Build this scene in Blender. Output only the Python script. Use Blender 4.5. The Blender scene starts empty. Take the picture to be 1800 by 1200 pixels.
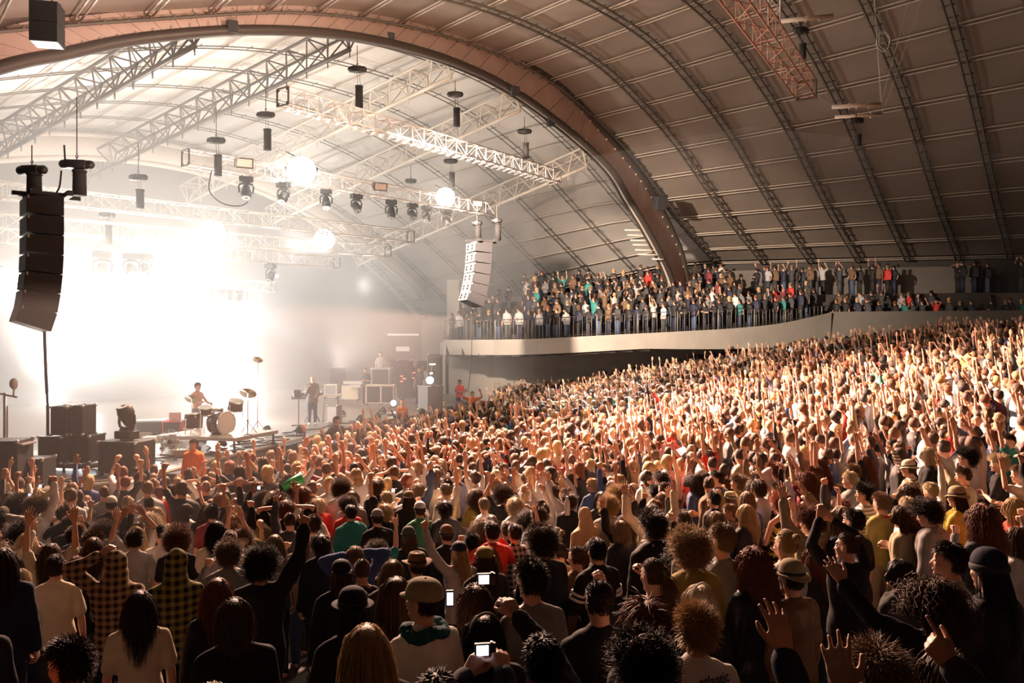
import bpy, bmesh, math, random, time
import numpy as np
from mathutils import Vector, Matrix
PI = math.pi; R = math.radians
SC = bpy.context.scene; COL = SC.collection
random.seed(7)
# ---------------------------------------------------------------- camera, world, light, exposure
ZC = 4.25; FPX = 1460.0                      # camera height above the flat floor, focal length in pixels of an 1800 x 1200 frame
cam = bpy.data.cameras.new('camera'); camo = bpy.data.objects.new('camera', cam); COL.objects.link(camo)
camo.location = (0, 0, ZC); camo.rotation_euler = (R(90), 0, 0); cam.sensor_width = 36; cam.lens = FPX / 1800 * 36; cam.clip_end = 300
SC.camera = camo
def W(u, v, Y):
    """world point at distance Y whose direction is that of pixel (u, v)"""
    return ((u - 900) / FPX * Y, Y, ZC + (600 - v) / FPX * Y)
vs = SC.view_settings; vs.view_transform = 'Standard'; vs.look = 'None'; vs.gamma = 1; vs.use_curve_mapping = False; vs.exposure = 0.18
wd = bpy.data.worlds.new('night'); SC.world = wd; wd.use_nodes = True
wd.node_tree.nodes['Background'].inputs[0].default_value = (.9, .6, .45, 1); wd.node_tree.nodes['Background'].inputs[1].default_value = .004
SC.cycles.use_denoising = True; SC.cycles.volume_bounces = 1; SC.cycles.max_bounces = 6; SC.cycles.diffuse_bounces = 3
SC.cycles.sample_clamp_indirect = 4; SC.cycles.sample_clamp_direct = 0
def lamp(name, kind, loc, power, color, size=.15, aim=None, cone=60, blend=.4):
    L = bpy.data.lights.new(name, kind); o = bpy.data.objects.new(name, L); COL.objects.link(o); o.location = loc
    L.energy = power; L.color = color
    if kind == 'AREA': L.size = size
    else: L.shadow_soft_size = size
    if kind == 'SPOT': L.spot_size = R(cone); L.spot_blend = blend
    if aim is not None: o.rotation_euler = (Vector(aim) - Vector(loc)).to_track_quat('-Z', 'Y').to_euler()
    return o
WARM = (1, .57, .40); WHITE = (1, .93, .86); COOL = (.86, .93, 1)
# audience blinders and washes by the lighting trusses, the last pair added as fill
AIMS = [
    ('audience_spot', (-4.6, 26.6, 11.3), 135000, WARM, (10, 22, 1.5), 56),
    ('audience_spot', (1.2, 34.0, 11.3), 34000, WARM, (13, 26, 2), 60),
    ('audience_spot', (-3.0, 29.0, 11.3), 90000, WARM, (3, 19, 1), 64),
    ('audience_spot', (2.4, 36.4, 11.0), 52000, WHITE, (4, 31, 1), 44),
    ('audience_spot', (-6.0, 24.6, 11.0), 30000, WARM, (-3, 11, 1), 80),
    ('audience_spot', (-1.5, 31.0, 11.2), 18000, WARM, (2, 5, 1), 44),  # added to put a warm rim on the nearest heads
    ('audience_spot', (-4.2, 27.2, 11.2), 48000, (1, .78, .62), (7, 46, 5), 60),  # added to brighten the balcony and its faces
]
for n_, p_, e_, c_, a_, k_ in AIMS: lamp(n_, 'SPOT', p_, e_, c_, .25, a_, k_, .8)
# added point lights that make the stage haze glow, at and between the lamps
GLOW = [(280, 490, 36, 1150, WHITE), (392, 700, 30, 1000, WHITE), (40, 520, 30, 420, WHITE), (90, 700, 22.5, 260, WHITE), (520, 430, 44, 600, WHITE), (430, 560, 46, 900, COOL), (150, 620, 38, 700, COOL), (640, 500, 46, 260, WHITE), (530, 300, 29.6, 420, WHITE), (785, 345, 36.6, 220, WHITE), (370, 412, 34.8, 500, WHITE), (570, 420, 38.8, 420, WHITE)]
for u_, v_, y_, e_, c_ in GLOW: lamp('haze_glow_light', 'POINT', W(u_, v_, y_), e_, c_, .06)
# two narrow bluish beams drawn in the haze
lamp('beam', 'SPOT', W(370, 514, 40), 9000, (.7, .82, 1), .05, W(560, 610, 36), 9, .3)
lamp('beam', 'SPOT', W(150, 520, 34), 7000, (.7, .82, 1), .05, W(300, 610, 31), 10, .3)
lamp('beam', 'SPOT', W(472, 465, 45), 4000, (.7, .82, 1), .05, W(500, 560, 43), 9, .3)
# washes thrown up into the roof over the stage
lamp('roof_wash', 'SPOT', (-17, 30, 3), 12500, (1, .9, .8), .6, (-8, 27, 14), 120, .8)
lamp('roof_wash', 'SPOT', (-8, 38, 3), 2000, (1, .88, .75), .6, (-2, 36, 14), 120, .8)
lamp('arch_fill', 'SPOT', (-1.5, 13.5, 6), 8000, (1, .7, .6), .5, (-9.5, 22, 13.2), 60, .8)  # added spot that warms the left face of the arch
# added fill under the audience roof, for stage light spilling past the arch
lamp('roof_fill', 'POINT', (.5, 22, 13.4), 1900, (1, .74, .54), 1.2)
lamp('roof_fill', 'POINT', (17, 32, 9.5), 60, (1, .74, .54), 1.2)
# ---------------------------------------------------------------- people
V3 = lambda *a: np.array(a, float)
def unit(v):
    v = np.asarray(v, float); return v / (np.linalg.norm(v) + 1e-12)
class MB:
    """collects closed shapes as plain arrays"""
    def __init__(s): s.v = []; s.f = []; s.n = 0; s.m = []
    def add(s, v, f, mi=0):
        s.v.append(np.asarray(v, float).reshape(-1, 3))
        s.f += [tuple(i + s.n for i in q) for q in f]; s.m += [mi] * len(f); s.n += len(v)
    def verts(s): return np.concatenate(s.v) if s.v else np.zeros((0, 3))
    def rings(s, rs, mi=0, cap=True):
        n = len(rs[0]); v = np.concatenate(rs); f = []
        for k in range(len(rs) - 1):
            for i in range(n):
                j = (i + 1) % n; f.append((k*n+i, k*n+j, k*n+n+j, k*n+n+i))
        if cap:
            f.append(tuple(range(n - 1, -1, -1))); b = (len(rs) - 1) * n; f.append(tuple(range(b, b + n)))
        s.add(v, f, mi)
    def cone(s, p, q, r0, r1, n=10, mi=0, ends=True):
        p = V3(*p); q = V3(*q); d = q - p; L = np.linalg.norm(d)
        if L < 1e-6: L = 1e-6; d = V3(0, 0, 1)
        d = unit(d); a = unit(np.cross(d, (0, 0, 1) if abs(d[2]) < .9 else (1, 0, 0))); b = np.cross(d, a)
        t = np.arange(n) * 2 * PI / n; c = np.outer(np.cos(t), a) + np.outer(np.sin(t), b)
        rs = []
        if ends:
            for e in (80, 45, 20): rs.append(p - d * r0 * math.sin(R(e)) + c * r0 * math.cos(R(e)))
        rs.append(p + c * r0); rs.append(q + c * r1)
        if ends:
            for e in (20, 45, 80): rs.append(q + d * r1 * math.sin(R(e)) + c * r1 * math.cos(R(e)))
        s.rings(rs, mi)
    def chain(s, ps, rs_, n=8, mi=0):
        for a, b, r0, r1 in zip(ps, ps[1:], rs_, rs_[1:]): s.cone(a, b, r0, r1, n, mi)
    def ell(s, c, r, M=None, n=14, k=9, mi=0):
        rs = []
        t = np.arange(n) * 2 * PI / n
        for i in range(k + 1):
            a = -PI / 2 + PI * (i + .12) / (k + .24)
            rs.append(np.stack([np.cos(a) * np.cos(t) * r[0], np.cos(a) * np.sin(t) * r[1], np.full(n, np.sin(a) * r[2])], 1))
        if M is not None: rs = [q @ np.asarray(M).T for q in rs]
        s.rings([q + V3(*c) for q in rs], mi)
    def loft(s, rows, n=20, mi=0, p=2.3):
        t = np.arange(n) * 2 * PI / n; rs = []
        for (z, cx, cy, rx, ry) in rows:
            c, d = np.cos(t), np.sin(t)
            rs.append(np.stack([cx + rx * np.sign(c) * abs(c) ** (2 / p), cy + ry * np.sign(d) * abs(d) ** (2 / p), np.full(n, z)], 1))
        s.rings(rs, mi)
def to_mesh(name, v, f, mi=None, smooth=True):
    me = bpy.data.meshes.new(name); me.from_pydata(np.asarray(v).tolist(), [], [tuple(q) for q in f])
    if mi is not None and any(mi): me.polygons.foreach_set('material_index', list(mi))
    if smooth: me.polygons.foreach_set('use_smooth', [True] * len(me.polygons))
    me.update(); return me
def mesh_arrays(me):
    v = np.empty(len(me.vertices) * 3); me.vertices.foreach_get('co', v)
    lt = np.empty(len(me.polygons), int); me.polygons.foreach_get('loop_total', lt)
    ls = np.empty(len(me.loops), int); me.loops.foreach_get('vertex_index', ls)
    return v.reshape(-1, 3), lt, ls
def remesh(mb, voxel, smooth=2, deci=None):
    me = to_mesh('tmp', mb.verts(), mb.f); o = bpy.data.objects.new('tmp', me); COL.objects.link(o)
    m = o.modifiers.new('r', 'REMESH'); m.mode = 'VOXEL'; m.voxel_size = voxel; m.use_smooth_shade = True
    if smooth: sm = o.modifiers.new('s', 'SMOOTH'); sm.factor = .5; sm.iterations = smooth
    if deci:
        d = o.modifiers.new('d', 'DECIMATE'); d.ratio = deci
    dg = bpy.context.evaluated_depsgraph_get(); ev = o.evaluated_get(dg)
    out = bpy.data.meshes.new_from_object(ev)
    bpy.data.objects.remove(o); bpy.data.meshes.remove(me)
    out.polygons.foreach_set('use_smooth', [True] * len(out.polygons))
    return out
def wrinkle(me, amp, seed, freq=14):
    rs = np.random.RandomState(seed); v, _, _ = mesh_arrays(me)
    nr = np.empty(len(me.vertices) * 3); me.vertices.foreach_get('normal', nr); nr = nr.reshape(-1, 3)
    d = np.zeros(len(v))
    for k in range(7):
        w = rs.normal(size=3) * freq * (1 + .5 * k) * V3(1, 1, .55); d += np.sin(v @ w + rs.rand() * 6 + 1.5 * np.sin(v @ (rs.normal(size=3) * freq * .5))) / (1 + .5 * k)
    v = v + nr * (d * amp / 2)[:, None]; me.vertices.foreach_set('co', v.ravel()); me.update()
# arm directions, for a body facing +Y; x is outward
ARMS = dict(
    down=((.2, -.02, -1), (.06, .28, -1), 'relax'), up=((.3, .2, 1), (-.05, .12, 1), 'open'), fist=((.35, .3, .9), (0, .05, 1), 'fist'),
    upout=((.75, .15, .75), (.05, .15, 1), 'open'), bent=((.9, .35, .3), (-.35, .25, 1), 'open'), clap=((.5, .5, .9), (-.55, .3, .8), 'open'),
    head=((.8, .15, .8), (-1, .05, .12), 'relax'), cam=((.4, .75, -.35), (-.28, .5, .85), 'hold'), camhigh=((.3, .75, .55), (-.28, .35, 1), 'hold'),
    point=((.25, .75, .75), (-.05, .6, 1), 'point'), fold=((.25, .2, -1), (-.85, .6, .2), 'relax'), pocket=((.35, -.12, -1), (-.1, .35, -1), 'fist'),
    horns=((.4, .25, .9), (.1, .2, 1), 'horns'), face=((.5, .6, -.5), (-.5, .25, 1), 'fist'), side=((.95, .3, .45), (.3, .5, .9), 'open'))
def hand(mb, w, d, n, side, kind, s=1.0, fat=1.0):
    """palm, four fingers and a thumb; d points along the fingers, n out of the palm"""
    d = unit(d); n = unit(n - d * np.dot(n, d)); x = np.cross(d, n) * side   # x towards the thumb
    curl = dict(open=(6, 12, 10), relax=(28, 38, 30), fist=(80, 95, 60), point=(80, 95, 60), hold=(35, 45, 30), horns=(80, 95, 60), spread=(4, 8, 6))[kind]
    L = [.088, .098, .090, .070]
    kn = []
    for i, off in enumerate((.029, .010, -.010, -.028)):
        k = w + d * (.088 - .006 * abs(i - 1)) * s + x * off * s
        mb.cone(w + x * off * .55 * s + d * .01 * s, k, .017 * s * fat, .0135 * s * fat, 7); kn.append(k)
    mb.cone(kn[0], kn[3], .013 * s * fat, .012 * s * fat, 7)
    for i, k in enumerate(kn):
        c = curl
        if kind == 'point' and i == 0: c = (5, 5, 5)
        if kind == 'horns' and i in (0, 3): c = (5, 8, 5)
        sp = (.5 - i / 3) * (.34 if kind in ('open', 'spread') else .1)
        a = 0; p = k; r = .0105 * s * fat
        base = unit(d + x * sp)
        for j, (fr, cc) in enumerate(zip((.45, .3, .25), c)):
            a += R(cc); q = p + (base * math.cos(a) + n * math.sin(a)) * L[i] * fr * s
            mb.cone(p, q, r, r * .88, 6); p = q; r *= .88
    t0 = w + d * .025 * s + x * .02 * s
    op = .9 if kind in ('open', 'spread', 'horns') else .25
    t1 = t0 + unit(d * .75 + x * (.75 if op > .5 else .55) + n * .25) * .042 * s
    t2 = t1 + unit(d * .9 + x * op * .55 + n * (.1 if op > .5 else .7)) * .034 * s
    t3 = t2 + unit(d + x * op * .15 + n * (.2 if op > .5 else .95)) * .026 * s
    mb.chain([t0, t1, t2, t3], [.016 * s * fat, .0125 * s * fat, .0115 * s * fat, .009 * s * fat], 7)
    return w + d * .09 * s
def arm_joints(side, spec, sh):
    if isinstance(spec, str): U, F, kind = ARMS[spec]; U = V3(U[0] * side, U[1], U[2]); F = V3(F[0] * side, F[1], F[2]); n = None
    elif spec[0] == 'ik':
        _, T, hint, kind = spec[:4]; T = V3(*T); d = T - sh; L = np.linalg.norm(d); a, b = .29, .27
        L = min(L, a + b - .005); dd = unit(d); h = V3(*hint); h = unit(h - dd * np.dot(h, dd))
        x = (a * a - b * b + L * L) / (2 * L); y = math.sqrt(max(a * a - x * x, 0)); e = sh + dd * x + h * y
        w = sh + dd * L; U = e - sh; F = w - e; n = V3(*spec[4]) if len(spec) > 4 else None
    else: U, F, kind = V3(*spec[0]), V3(*spec[1]), spec[2]; n = V3(*spec[3]) if len(spec) > 3 else None
    U = unit(U); F = unit(F); e = sh + U * .29; w = e + F * .255
    if n is None: n = V3(-.35 * side, 1, 0) if F[2] > 0 else V3(-side, .2, 0)
    return e, w, U, F, n, kind
def euler(p, r, y):
    cx, sx, cy, sy, cz, sz = math.cos(p), math.sin(p), math.cos(r), math.sin(r), math.cos(y), math.sin(y)
    X = np.array([[1, 0, 0], [0, cx, -sx], [0, sx, cx]]); Y = np.array([[cy, 0, sy], [0, 1, 0], [-sy, 0, cy]]); Z = np.array([[cz, -sz, 0], [sz, cz, 0], [0, 0, 1]])
    return Z @ Y @ X
NECK = V3(0, -.01, 1.50); SKULL = V3(0, .012, 1.652)
def rig(pose):
    """pose: dict(L, R, head=(pitch, roll, yaw) in degrees, lean=(sideways, forward), build)"""
    lx, ly = pose.get('lean', (0, 0)); b = pose.get('build', 1.0)
    sh = lambda z: V3(lx, ly, 0) * max(0, (z - .9)) / .6
    out = dict(sh=sh, b=b); J = []
    for side, key in ((-1, 'L'), (1, 'R')):
        spec = pose.get(key, 'down'); raised = False
        s0 = V3(.172 * side * b, -.012, 1.405)
        e, w, U, F, n, kind = arm_joints(side, spec, s0 + sh(1.4))
        lift = max(0, unit(U)[2])
        s0 = s0 + V3(-.012 * side, 0, .055) * lift
        e, w, U, F, n, kind = arm_joints(side, spec, s0 + sh(1.4))
        J.append((side, s0 + sh(1.4), e, w, U, F, n, kind))
    out['arms'] = J
    Rh = euler(*[R(a) for a in pose.get('head', (0, 0, 0))]); nk = NECK + sh(1.5)
    out['Rh'] = Rh; out['skull'] = nk + Rh @ (SKULL - NECK); out['neck'] = nk
    return out
TORSO = [(.84, .135, .105), (.93, .168, .12), (1.02, .152, .108), (1.12, .14, .1), (1.22, .153, .112), (1.32, .172, .12), (1.40, .178, .108), (1.445, .14, .088), (1.48, .085, .068)]
def legs(mb, g=0.0, st=.105):
    for s in (-1, 1):
        mb.chain([V3(.082*s, 0, .88), V3(st*s*.95, .025, .49), V3(st*s, -.02, .085)], [.088 + g, .056 + g, .04 + g * 1.3], 12)
def make_body(pose, voxel=.0125, smooth=2, deci=None, head_detail=True, fat=1.0, hvox=.0065):
    r = rig(pose); sh = r['sh']; b = r['b']; mb = MB(); hb = MB()
    mb.loft([(z, *(sh(z)[:2]), rx * b * .93, ry * .93) for z, rx, ry in TORSO]); legs(mb, -.006)
    for s in (-1, 1):
        a = .105 * s; mb.cone((a, -.045, .045), (a * 1.1, .13, .032), .042, .032, 8); mb.cone((a, -.02, .1), (a, -.03, .04), .038, .04, 8)
    nk = r['neck']; Rh = r['Rh']; sk = r['skull']
    mb.cone(nk - V3(0, 0, .06), nk + Rh @ V3(0, .005, .09), .062, .053, 12)
    L = lambda *p: sk + Rh @ V3(*p)
    mb.ell(L(0, -.008, .012), (.073, .094, .098), Rh)
    mb.ell(L(0, .035, -.035), (.056, .055, .075), Rh)
    mb.cone(L(-.026, .045, -.1), L(.026, .045, -.1), .022, .022, 8)       # jaw
    mb.cone(L(-.04, .0, -.07), L(.04, .0, -.07), .026, .026, 8)
    if head_detail:
        mb.cone(L(0, .083, .006), L(0, .104, -.036), .0085, .013, 8)        # nose
        mb.cone(L(-.04, .074, .026), L(.04, .074, .026), .013, .013, 8)     # brow
        for s in (-1, 1):
            mb.ell(L(.074 * s, -.008, -.018), (.012, .02, .033), Rh, 8, 6)   # ear
            mb.ell(L(.036 * s, .068, -.03), (.021, .019, .018), Rh, 8, 6)    # cheekbone
        mb.cone(L(-.018, .083, -.066), L(.018, .083, -.066), .0095, .0095, 6); mb.ell(L(0, .076, -.1), (.022, .02, .018), Rh, 8, 6)
    for side, s0, e, w, U, F, n, kind in r['arms']:
        mb.cone(nk + V3(.035 * side, 0, -.03), s0 + V3(0, 0, .004), .05, .046, 10)
        mb.chain([s0, s0 + (e - s0) * .4, e, e + (w - e) * .3, w], [.05, .045, .037, .038, .025], 10)
        hand(hb, w, F * .8 + V3(0, 0, .2 if F[2] > 0 else -.1), n, side, kind, 1.06, fat); hb.cone(w - F * .07, w + F * .01, .0265, .024, 10)
    me = remesh(mb, voxel, smooth, deci)
    hm = remesh(hb, hvox, 1, deci); va, la, ia = mesh_arrays(me); vb, lb, ib = mesh_arrays(hm); bpy.data.meshes.remove(hm); bpy.data.meshes.remove(me)
    fs = []; k = 0
    for c in np.concatenate([la, lb]): fs.append(c)
    idx = np.concatenate([ia, ib + len(va)]); cut = np.split(idx, np.cumsum(np.concatenate([la, lb]))[:-1]); me = to_mesh('body', np.concatenate([va, vb]), cut)
    if head_detail:      # eyes and mouth as small closed shapes of their own colour on the same surface
        v, lt, ls = mesh_arrays(me); ex = MB()
        for s in (-1, 1):
            ex.ell(L(.030 * s, .074, -.002), (.0135, .0135, .0095), Rh, 10, 6, mi=1); ex.ell(L(.030 * s, .0845, -.002), (.006, .004, .006), Rh, 8, 5, mi=2)
        if pose.get('mouth'): ex.ell(L(0, .088, -.072), (.02, .011, .02), Rh, 10, 6, mi=2)
        else: ex.ell(L(0, .0895, -.066), (.022, .006, .0055), Rh, 10, 5, mi=3)
        fs = []; k = 0
        for c in lt: fs.append(tuple(ls[k:k + c])); k += c
        n0 = len(v); mi = [0] * len(fs) + ex.m
        me2 = to_mesh('body', np.concatenate([v, ex.verts()]), fs + [tuple(i + n0 for i in q) for q in ex.f], mi)
        bpy.data.meshes.remove(me); me = me2
    me.name = 'body'; return me, r
def make_top(pose, sleeve='short', fit=.014, voxel=.014, hem=.88, deci=None, hood=None, amp=.009, seed=1, smooth=3):
    r = rig(pose); sh = r['sh']; b = r['b']; mb = MB()
    rows = [(hem, .172, .128), (.98, .166, .122)] + TORSO[3:7] + ([(1.45, .145, .09), (1.482, .092, .07)] if sleeve != 'none' else [(1.44, .12, .08)])
    if hem < .8: rows = [(hem, .23, .19), (.8, .19, .15)] + rows[1:]
    mb.loft([(z, *(sh(z)[:2]), rx * b + fit, ry + fit) for z, rx, ry in rows])
    if sleeve != 'none':
        mb.cone(r['neck'] - V3(0, 0, .07), r['neck'] - V3(0, 0, .03), .085 + fit * .4, .072 + fit * .3, 12)
    for side, s0, e, w, U, F, n, kind in r['arms']:
        if sleeve == 'none': continue
        g = fit * .8; mb.cone(r['neck'] + V3(.04 * side, 0, -.048), s0, .052 + g, .05 + g, 10)
        if sleeve == 'short': mb.chain([s0, s0 + (e - s0) * .72], [.05 + g, .048 + g * 1.4], 10)
        else: mb.chain([s0, s0 + (e - s0) * .5, e, e + (w - e) * .92], [.05 + g, .047 + g, .041 + g, .03 + g], 10)
    if hood == 'down':
        k = r['neck']; mb.ell(k + V3(0, -.085, -.02), (.105, .06, .055)); mb.cone(k + V3(-.08, -.02, -.02), k + V3(.08, -.02, -.02), .05, .05, 10); mb.ell(k + V3(0, -.1, -.09), (.075, .035, .06))
    if hood == 'up':
        Rh = r['Rh']; sk = r['skull']; q = lambda *p: sk + Rh @ V3(*p)
        mb.ell(q(0, -.018, .012), (.1, .105, .128), Rh); mb.cone(q(0, -.035, -.06), r['neck'] - V3(0, .02, .06), .1, .125, 14); mb.cone(q(0, -.03, .09), q(0, -.09, .06), .05, .04, 8)
    if hood == 'collar': mb.loft([(1.46, *(sh(1.46)[:2]), .085, .08), (1.54, *(sh(1.5)[:2]), .074, .07)])
    if hood == 'scarf':
        k = r['neck'] 
        for a in range(12): t = a * PI / 6; mb.ell(k + V3(.095 * math.cos(t), .085 * math.sin(t) - .01, -.015 + .014 * math.sin(3 * t)), (.045, .045, .034))
    me = remesh(mb, voxel, smooth, deci); wrinkle(me, amp, seed); me.name = 'top'; return me
def make_trousers(voxel=.016, deci=None, build=1.0, seed=3):
    mb = MB(); mb.loft([(.82, 0, 0, .14 * build, .115), (.9, 0, 0, .172 * build, .125), (.99, 0, 0, .156 * build, .114)]); legs(mb, .016)
    me = remesh(mb, voxel, 2, deci); wrinkle(me, .006, seed, 12); me.name = 'trousers'; return me
# ---- hair, in the skull's own frame (face towards +Y)
def scalp(n, rs, back=False):
    u = rs.normal(size=(n * 4, 3)); u /= np.linalg.norm(u, axis=1)[:, None]
    x, y, z = u.T
    ok = (z > -.62) & ~((y > .25) & (z < .42 + .12 * (1 - abs(x)))) & ~((abs(x) > .72) & (y > -.15) & (z < .18)) & ~((y > -.1) & (z < -.1))
    u = u[ok][:n]
    return u
def core_shape(mb, grow=.009, back_len=0, w=.085, bulge=0):
    n = 22; k = 12; rs = []; t = np.arange(n) * 2 * PI / n
    for i in range(k + 1):
        a = -PI / 2 + PI * (i + .2) / (k + .4); q = []
        for tt in t:
            u = V3(math.cos(a) * math.cos(tt), math.cos(a) * math.sin(tt), math.sin(a))
            hair = u[2] > -.6 and not (u[1] > .15 and u[2] < .5) and not (abs(u[0]) > .7 and u[1] > -.15 and u[2] < .15)
            r = V3(.074, .095, .1) + (grow + bulge * max(0, .3 - u[1]) if hair else -.02)
            q.append(u * r + V3(0, -.008, .012))
        rs.append(np.array(q))
    mb.rings(rs)
    if back_len:
        rows = []
        for f in np.linspace(0, 1, 8): rows.append((.02 - f * back_len, 0, -.042 - .03 * math.sin(f * PI * .6), w * (1 - .25 * f * f), .05 * (1 - .55 * f)))
        mb.loft(rows[::-1], 16)
def strands(mb_v, mb_f, base, pts, wid):
    """pts (n, k, 3) -> three-sided tapering strands"""
    n, k, _ = pts.shape; tan = np.gradient(pts, axis=1); tan /= np.linalg.norm(tan, axis=2)[..., None] + 1e-9
    ref = np.random.RandomState(5).normal(size=(n, 1, 3)) + np.zeros_like(tan); a = np.cross(tan, ref); a /= np.linalg.norm(a, axis=2)[..., None] + 1e-9
    b = np.cross(tan, a); w = (wid * (1 - .85 * np.linspace(0, 1, k) ** 2))[None, :, None]
    vs = np.stack([pts + w * (a * math.cos(t) + b * math.sin(t)) for t in (0, 2.09, 4.19)], 2).reshape(-1, 3)
    I = np.arange(n)[:, None, None] * k * 3 + np.arange(k - 1)[None, :, None] * 3 + base; j = np.arange(3)[None, None, :]; j2 = (j + 1) % 3
    q = np.stack(np.broadcast_arrays(I + j, I + j2, I + 3 + j2, I + 3 + j), -1).reshape(-1, 4)
    mb_v.append(vs); mb_f.append(q); return len(vs)
HAIRS = dict(
    buzz=dict(n=1500, L=.012, k=3, up=.9), short=dict(n=1500, L=.038, k=4, up=.35, j=.25), crop=dict(n=1500, L=.05, k=4, up=.75, j=.35, bulge=.006),
    tousled=dict(n=1700, L=.085, k=5, up=.55, j=.55, bulge=.012), spiky=dict(n=1500, L=.07, k=4, up=1.1, j=.35, bulge=.01), mop=dict(n=1700, L=.12, k=6, up=.25, j=.3, grav=.5, bulge=.014),
    curly=dict(n=1900, L=.1, k=8, up=.7, j=.3, curl=.014, bulge=.02), afro=dict(n=2600, L=.12, k=8, up=1.3, j=.25, curl=.013, bulge=.045),
    bob=dict(n=1700, L=.2, k=8, up=.12, j=.12, grav=1.0, back=.15, bulge=.014), long=dict(n=1900, L=.4, k=11, up=.1, j=.07, grav=1.2, back=.33, bulge=.012),
    wavy=dict(n=1900, L=.38, k=13, up=.16, j=.13, grav=1.1, curl=.011, back=.3, w=.1, bulge=.018), frizzy=dict(n=2300, L=.27, k=11, up=.5, j=.3, grav=.6, curl=.016, back=.2, w=.11, bulge=.035),
    tied=dict(n=1300, L=.03, k=4, up=.05, j=.05, tail=1), bun=dict(n=1300, L=.03, k=4, up=.05, j=.05, bun=1), fringe=dict(n=1500, L=.2, k=8, up=.1, j=.12, grav=1.0, under=1, back=.16, bulge=.0))
def make_hair(style, seed=1, under=False):
    P = dict(HAIRS[style]);
    if under: P['under'] = 1; P['bulge'] = 0; P['up'] = min(P['up'], .2)
    rs = np.random.RandomState(seed + len(style)); mb = MB(); core_shape(mb, .005, P.get('back', 0) * .86, P.get('w', .082) * .9, P.get('bulge', 0) * (.45 if P.get('back') else .8))
    R0 = V3(.075, .096, .101); C0 = V3(0, -.008, .012); u = scalp(P['n'], rs)
    if P.get('under'): u = u[u[:, 2] < .25]
    n = len(u); k = P['k']; L = P['L'] * (.7 + .5 * rs.rand(n)); grav = P.get('grav', 0)
    p = u * R0 + C0; layer = 1.06 + P.get('bulge', 0) * 8 * rs.rand(n); nrm = u / R0; nrm /= np.linalg.norm(nrm, axis=1)[:, None]
    top = V3(0, -.02, .1); tang = p - top - C0 * 0; tang -= nrm * (tang * nrm).sum(1)[:, None]; tang /= np.linalg.norm(tang, axis=1)[:, None] + 1e-6
    if style in ('tied', 'bun'): tang = V3(0, -.12, .02) - p; tang -= nrm * (tang * nrm).sum(1)[:, None]; tang /= np.linalg.norm(tang, axis=1)[:, None] + 1e-6
    d = nrm * P['up'] + tang * 1.0 + rs.normal(size=(n, 3)) * P.get('j', .2) + V3(0, 0, 0); d /= np.linalg.norm(d, axis=1)[:, None]
    if P['up'] > .6 and not grav: d = nrm * P['up'] + tang * .4 + rs.normal(size=(n, 3)) * P.get('j', .2); d /= np.linalg.norm(d, axis=1)[:, None]
    pts = [p.copy()]; q = p.copy(); ph = rs.rand(n) * 6.28; fr = 1.5 + rs.rand(n)
    side = np.cross(nrm, tang)
    for i in range(k - 1):
        st = (L / (k - 1))[:, None]; d = d + V3(0, 0, -1) * grav * .35 + rs.normal(size=(n, 3)) * P.get('j', .2) * .25
        d /= np.linalg.norm(d, axis=1)[:, None]; q = q + d * st
        e = (q - C0) / (R0 * layer[:, None]); m = np.linalg.norm(e, axis=1); ins = m < 1; q[ins] = (C0 + (R0 * layer[:, None]) * e / m[:, None])[ins]
        if P.get('back'):            # let long hair lie behind the neck and over the shoulders
            lo = q[:, 2] < -.05; q[lo, 1] = np.minimum(q[lo, 1], .03 + .0 * q[lo, 1]); sc = np.clip((-q[:, 2] - .12) * 1.2, 0, .35); q[:, 0] *= (1 - sc * .25); q[lo, 1] -= .004
        if P['L'] > .06:
            fr_ = (q[:, 1] > .015) & (q[:, 2] < .055) & (abs(q[:, 0]) < .074) & (q[:, 2] > -.13); q[fr_, 0] = np.where(q[fr_, 0] < 0, -1, 1) * (.076 + .012 * rs.rand(fr_.sum())); q[fr_, 1] *= .75
        w = q.copy()
        if P.get('curl'): a = ph + fr * i * 1.5; w = q + (side * np.cos(a)[:, None] + nrm * np.sin(a)[:, None]) * P['curl']
        pts.append(w)
    A, F = [mb.verts()], []; base = mb.n
    F4 = [q_ for q_ in mb.f]
    vs, fs = [], []; base += strands(vs, fs, base, np.stack(pts, 1), .0026 if style not in ('curly', 'afro', 'frizzy') else .0024)
    if P.get('tail'):
        m = 260; t = np.linspace(0, 1, 9)[None, :, None]; o = rs.normal(size=(m, 1, 3)) * V3(.014, .012, .014)
        c = V3(0, -.105, .035) + t * V3(0, -.05, -.24) + V3(0, -.055, 0) * np.sin(t * PI) + o * (.6 + 1.3 * np.sin(t * PI * .85)) ; base += strands(vs, fs, base, c, .0022)
        t2 = MB(); t2.chain([V3(0, -.095, .04), V3(0, -.14, .02), V3(0, -.165, -.06), V3(0, -.155, -.16)], [.018, .024, .022, .006]); A0 = t2.verts(); F4b = [tuple(i + base for i in q_) for q_ in t2.f]; vs.append(A0); base += len(A0)
    elif P.get('bun'):
        t2 = MB(); t2.ell((0, -.11, .075), (.036, .034, .034)); F4b = [tuple(i + base for i in q_) for q_ in t2.f]; vs.append(t2.verts()); base += t2.n
        m = 240; uu = rs.normal(size=(m, 3)); uu /= np.linalg.norm(uu, axis=1)[:, None]; vv = np.cross(uu, rs.normal(size=(m, 3))); vv /= np.linalg.norm(vv, axis=1)[:, None]
        t = np.linspace(0, 1.6, 6)[None, :, None]; c = V3(0, -.11, .075) + (uu[:, None] * np.cos(t) + vv[:, None] * np.sin(t)) * .038; base += strands(vs, fs, base, c, .002)
    else: F4b = []
    allv = np.concatenate(A + vs); faces = F4 + F4b + [tuple(int(i) for i in q_) for q_ in np.concatenate(fs)]
    return to_mesh('hair', allv, faces)
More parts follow.
